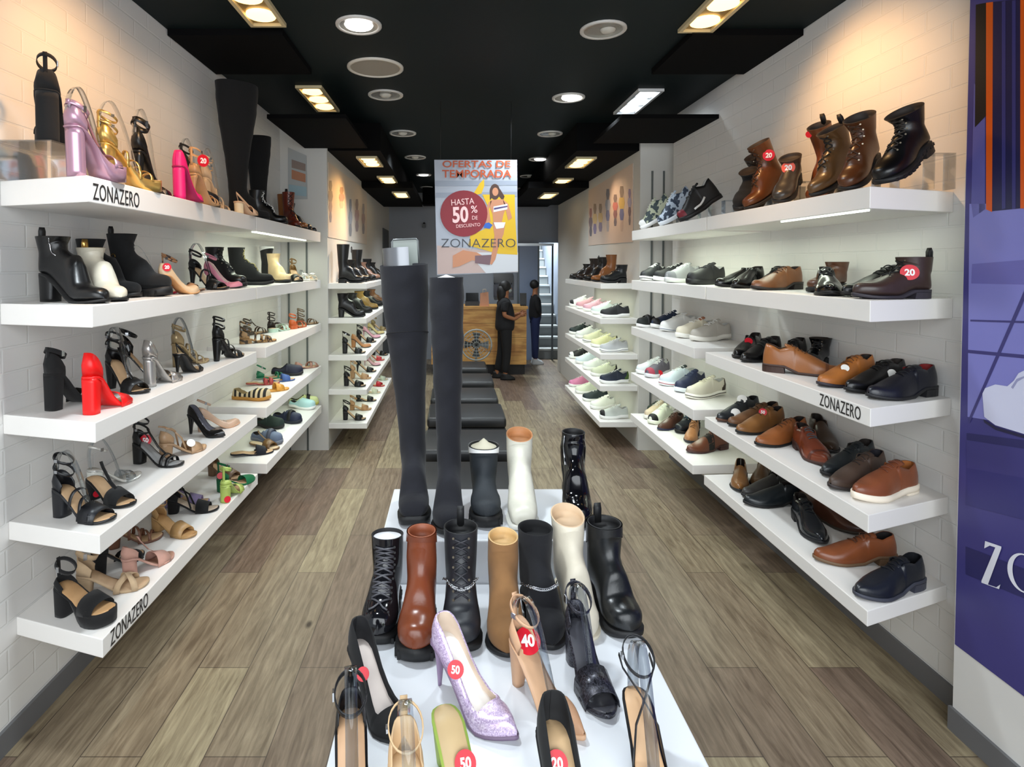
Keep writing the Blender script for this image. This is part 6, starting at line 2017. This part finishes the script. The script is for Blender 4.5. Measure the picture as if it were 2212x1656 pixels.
def settle():
    bpy.context.view_layer.update()
    kids = {}
    for o in bpy.data.objects:
        t = o
        while t.parent:
            t = t.parent
        if o.type == 'MESH' and t.get('category') in ('shoe', 'sandal', 'boot', 'sneaker', 'clog', 'shoe riser'):
            kids.setdefault(t.name, []).append(o)
    S = {}
    for n, ms in kids.items():
        V, P = [], []
        for o in ms:
            k = len(V)
            V += [o.matrix_world @ v.co for v in o.data.vertices]
            P += [tuple(i + k for i in p.vertices) for p in o.data.polygons]
        lo = Vector([min(v[i] for v in V) for i in range(3)])
        hi = Vector([max(v[i] for v in V) for i in range(3)])
        S[n] = [V, P, lo, hi, None, Vector((0, 0, 0))]

    def tree(n):
        s = S[n]
        if s[4] is None:
            s[4] = BVHTree.FromPolygons([v + s[5] for v in s[0]], s[1])
        return s[4]
    names = list(S)
    for it in range(90):
        moved = False
        for i, a in enumerate(names):
            for b in names[i + 1:]:
                A, B = S[a], S[b]
                al, ah, bl, bh = A[2] + A[5], A[3] + A[5], B[2] + B[5], B[3] + B[5]
                if any(al[k] > bh[k] or bl[k] > ah[k] for k in range(3)):
                    continue
                if tree(a).overlap(tree(b)):
                    ca, cb = (al + ah) / 2, (bl + bh) / 2
                    d = cb - ca
                    on_rack = abs(ca.x) > .6
                    h = bpy.data.objects[a].rotation_euler.z
                    d1 = Vector((-math.sin(h), math.cos(h), 0))
                    if d1.dot(d) < 0:
                        d1 = -d1
                    if on_rack:
                        yy = Vector((0, 1 if d.y >= 0 else -1, 0))
                        d1 = (d1 + yy * (1.0 if d1.dot(yy) > 0 else 3.0)).normalized()
                    for s, q in ((A, -1), (B, 1)):
                        v = s[5] + d1 * q * .004
                        if on_rack:
                            sg = 1 if ca.x > 0 else -1
                            x0, x1 = ((1.46, 1.915) if ca.x > 1.3 else (1.3, 1.69)) if sg > 0 and ca.y < 5.2 else (s[2].x - .02, s[3].x + .02)
                            if sg < 0 and ca.y < 5.25:
                                x0, x1 = -1.56, -1.15
                            v.x = min(max(v.x, x0 - s[2].x), x1 - s[3].x) if x1 - s[3].x > x0 - s[2].x else s[5].x
                        if v.length < .13:
                            s[5] = v
                            s[4] = None
                            moved = True
        if not moved:
            break
    for n, s in S.items():
        bpy.data.objects[n].location += s[5]


settle()
bpy.context.view_layer.update()
for o in [o for o in bpy.data.objects if o.parent is None and o.rotation_euler.y > .2 and o.get('category')]:
    p = o.location
    hgt = p.z - zr
    cy, cx = p.y, p.x
    riser(cx - .001, min(cx + .08, XWR - .004), cy - .026, cy + .026, zr, hgt - .012, 'clear acrylic riser under ' + o['label'].split(',')[0].replace(' with ', ' having ') + ', lace-up-side top shelf')

# ------------------------------------------------------------------ round price tags stuck on the shoes (found on the surface by a ray)
bpy.context.view_layer.update()
dg = bpy.context.evaluated_depsgraph_get()
TRED, TWHITE, TORANGE = mat((206, 16, 40), .4), mat((236, 234, 228), .5), mat((222, 70, 30), .4)


def price_tag(u, v, rpx, body='20', m=None, skip=('clear_shoe_form', 'acrylic_riser')):
    m = m or TRED
    d = ray(u, v).normalized()
    o0 = ORG.copy()
    for _ in range(6):
        hit, loc, nor, idx, ob, mw = scene.ray_cast(dg, o0, d)
        if not hit or not ob.name.split('.')[0] in skip:
            break
        o0 = loc + d * .002
    if not hit:
        return
    top = ob
    while top.parent:
        top = top.parent
    if top.get('category') not in ('shoe', 'sandal', 'boot', 'sneaker', 'clog'):
        print('tag missed', u, v, top.name)
        return
    if nor.dot(d) > 0:
        nor = -nor
    nor = (nor * .6 - d * .6).normalized()
    r = rpx * loc.y / F
    c = loc + nor * (.004 if rpx < 15 else .008)
    inv = (Matrix.Translation(top.location) @ top.rotation_euler.to_matrix().to_4x4()).inverted()
    g = G().disc(c - nor * .001, nor, r, .0016, 24)
    g.V = [inv @ x for x in g.V]
    tg = g.mk('price_tag', m, top, False)
    tg['label'] = 'round %s price tag' % ('red' if m is TRED else 'white' if m is TWHITE else 'orange')
    if body:
        up = Vector((0, 0, 1))
        up = (up - nor * up.dot(nor)).normalized()
        rt = up.cross(nor)
        t = text(body, r * 1.15, WHITE, top, c + nor * .0012 - up * r * .40, rt, up, 'tag_digits', .0003, .9, 'CENTER', bold=r * .04)
        M = t.matrix_parent_inverse
        t.parent = tg
    return tg


for a in ((282, 296, 13), (438, 347, 13), (360, 577, 9), (315, 950, 12, '50'), (452, 866, 11), (412, 957, 9, '', TWHITE), (208, 1066, 7, ''), (491, 1078, 7, ''), (476, 1027, 7, ''), (519, 993, 7, '', TWHITE), (645, 432, 7, ''),
          (1924, 279, 17), (1660, 335, 12), (1703, 362, 13, '20', TORANGE), (1964, 589, 17), (1617, 737, 8, ''), (1825, 795, 8, '', TWHITE), (1925, 806, 9, '', TWHITE), (1603, 862, 10, '', TWHITE), (1589, 892, 10, '', TWHITE), (1648, 890, 8, '50'),
          (1424, 807, 8, ''), (1452, 879, 7, '', TWHITE), (985, 1445, 18, '50'), (1139, 1386, 28, '40'), (785, 1455, 14, ''), (1004, 1648, 24, '50'), (1202, 1648, 24, '20'), (1748, 290, 7, '')):
    price_tag(*a)
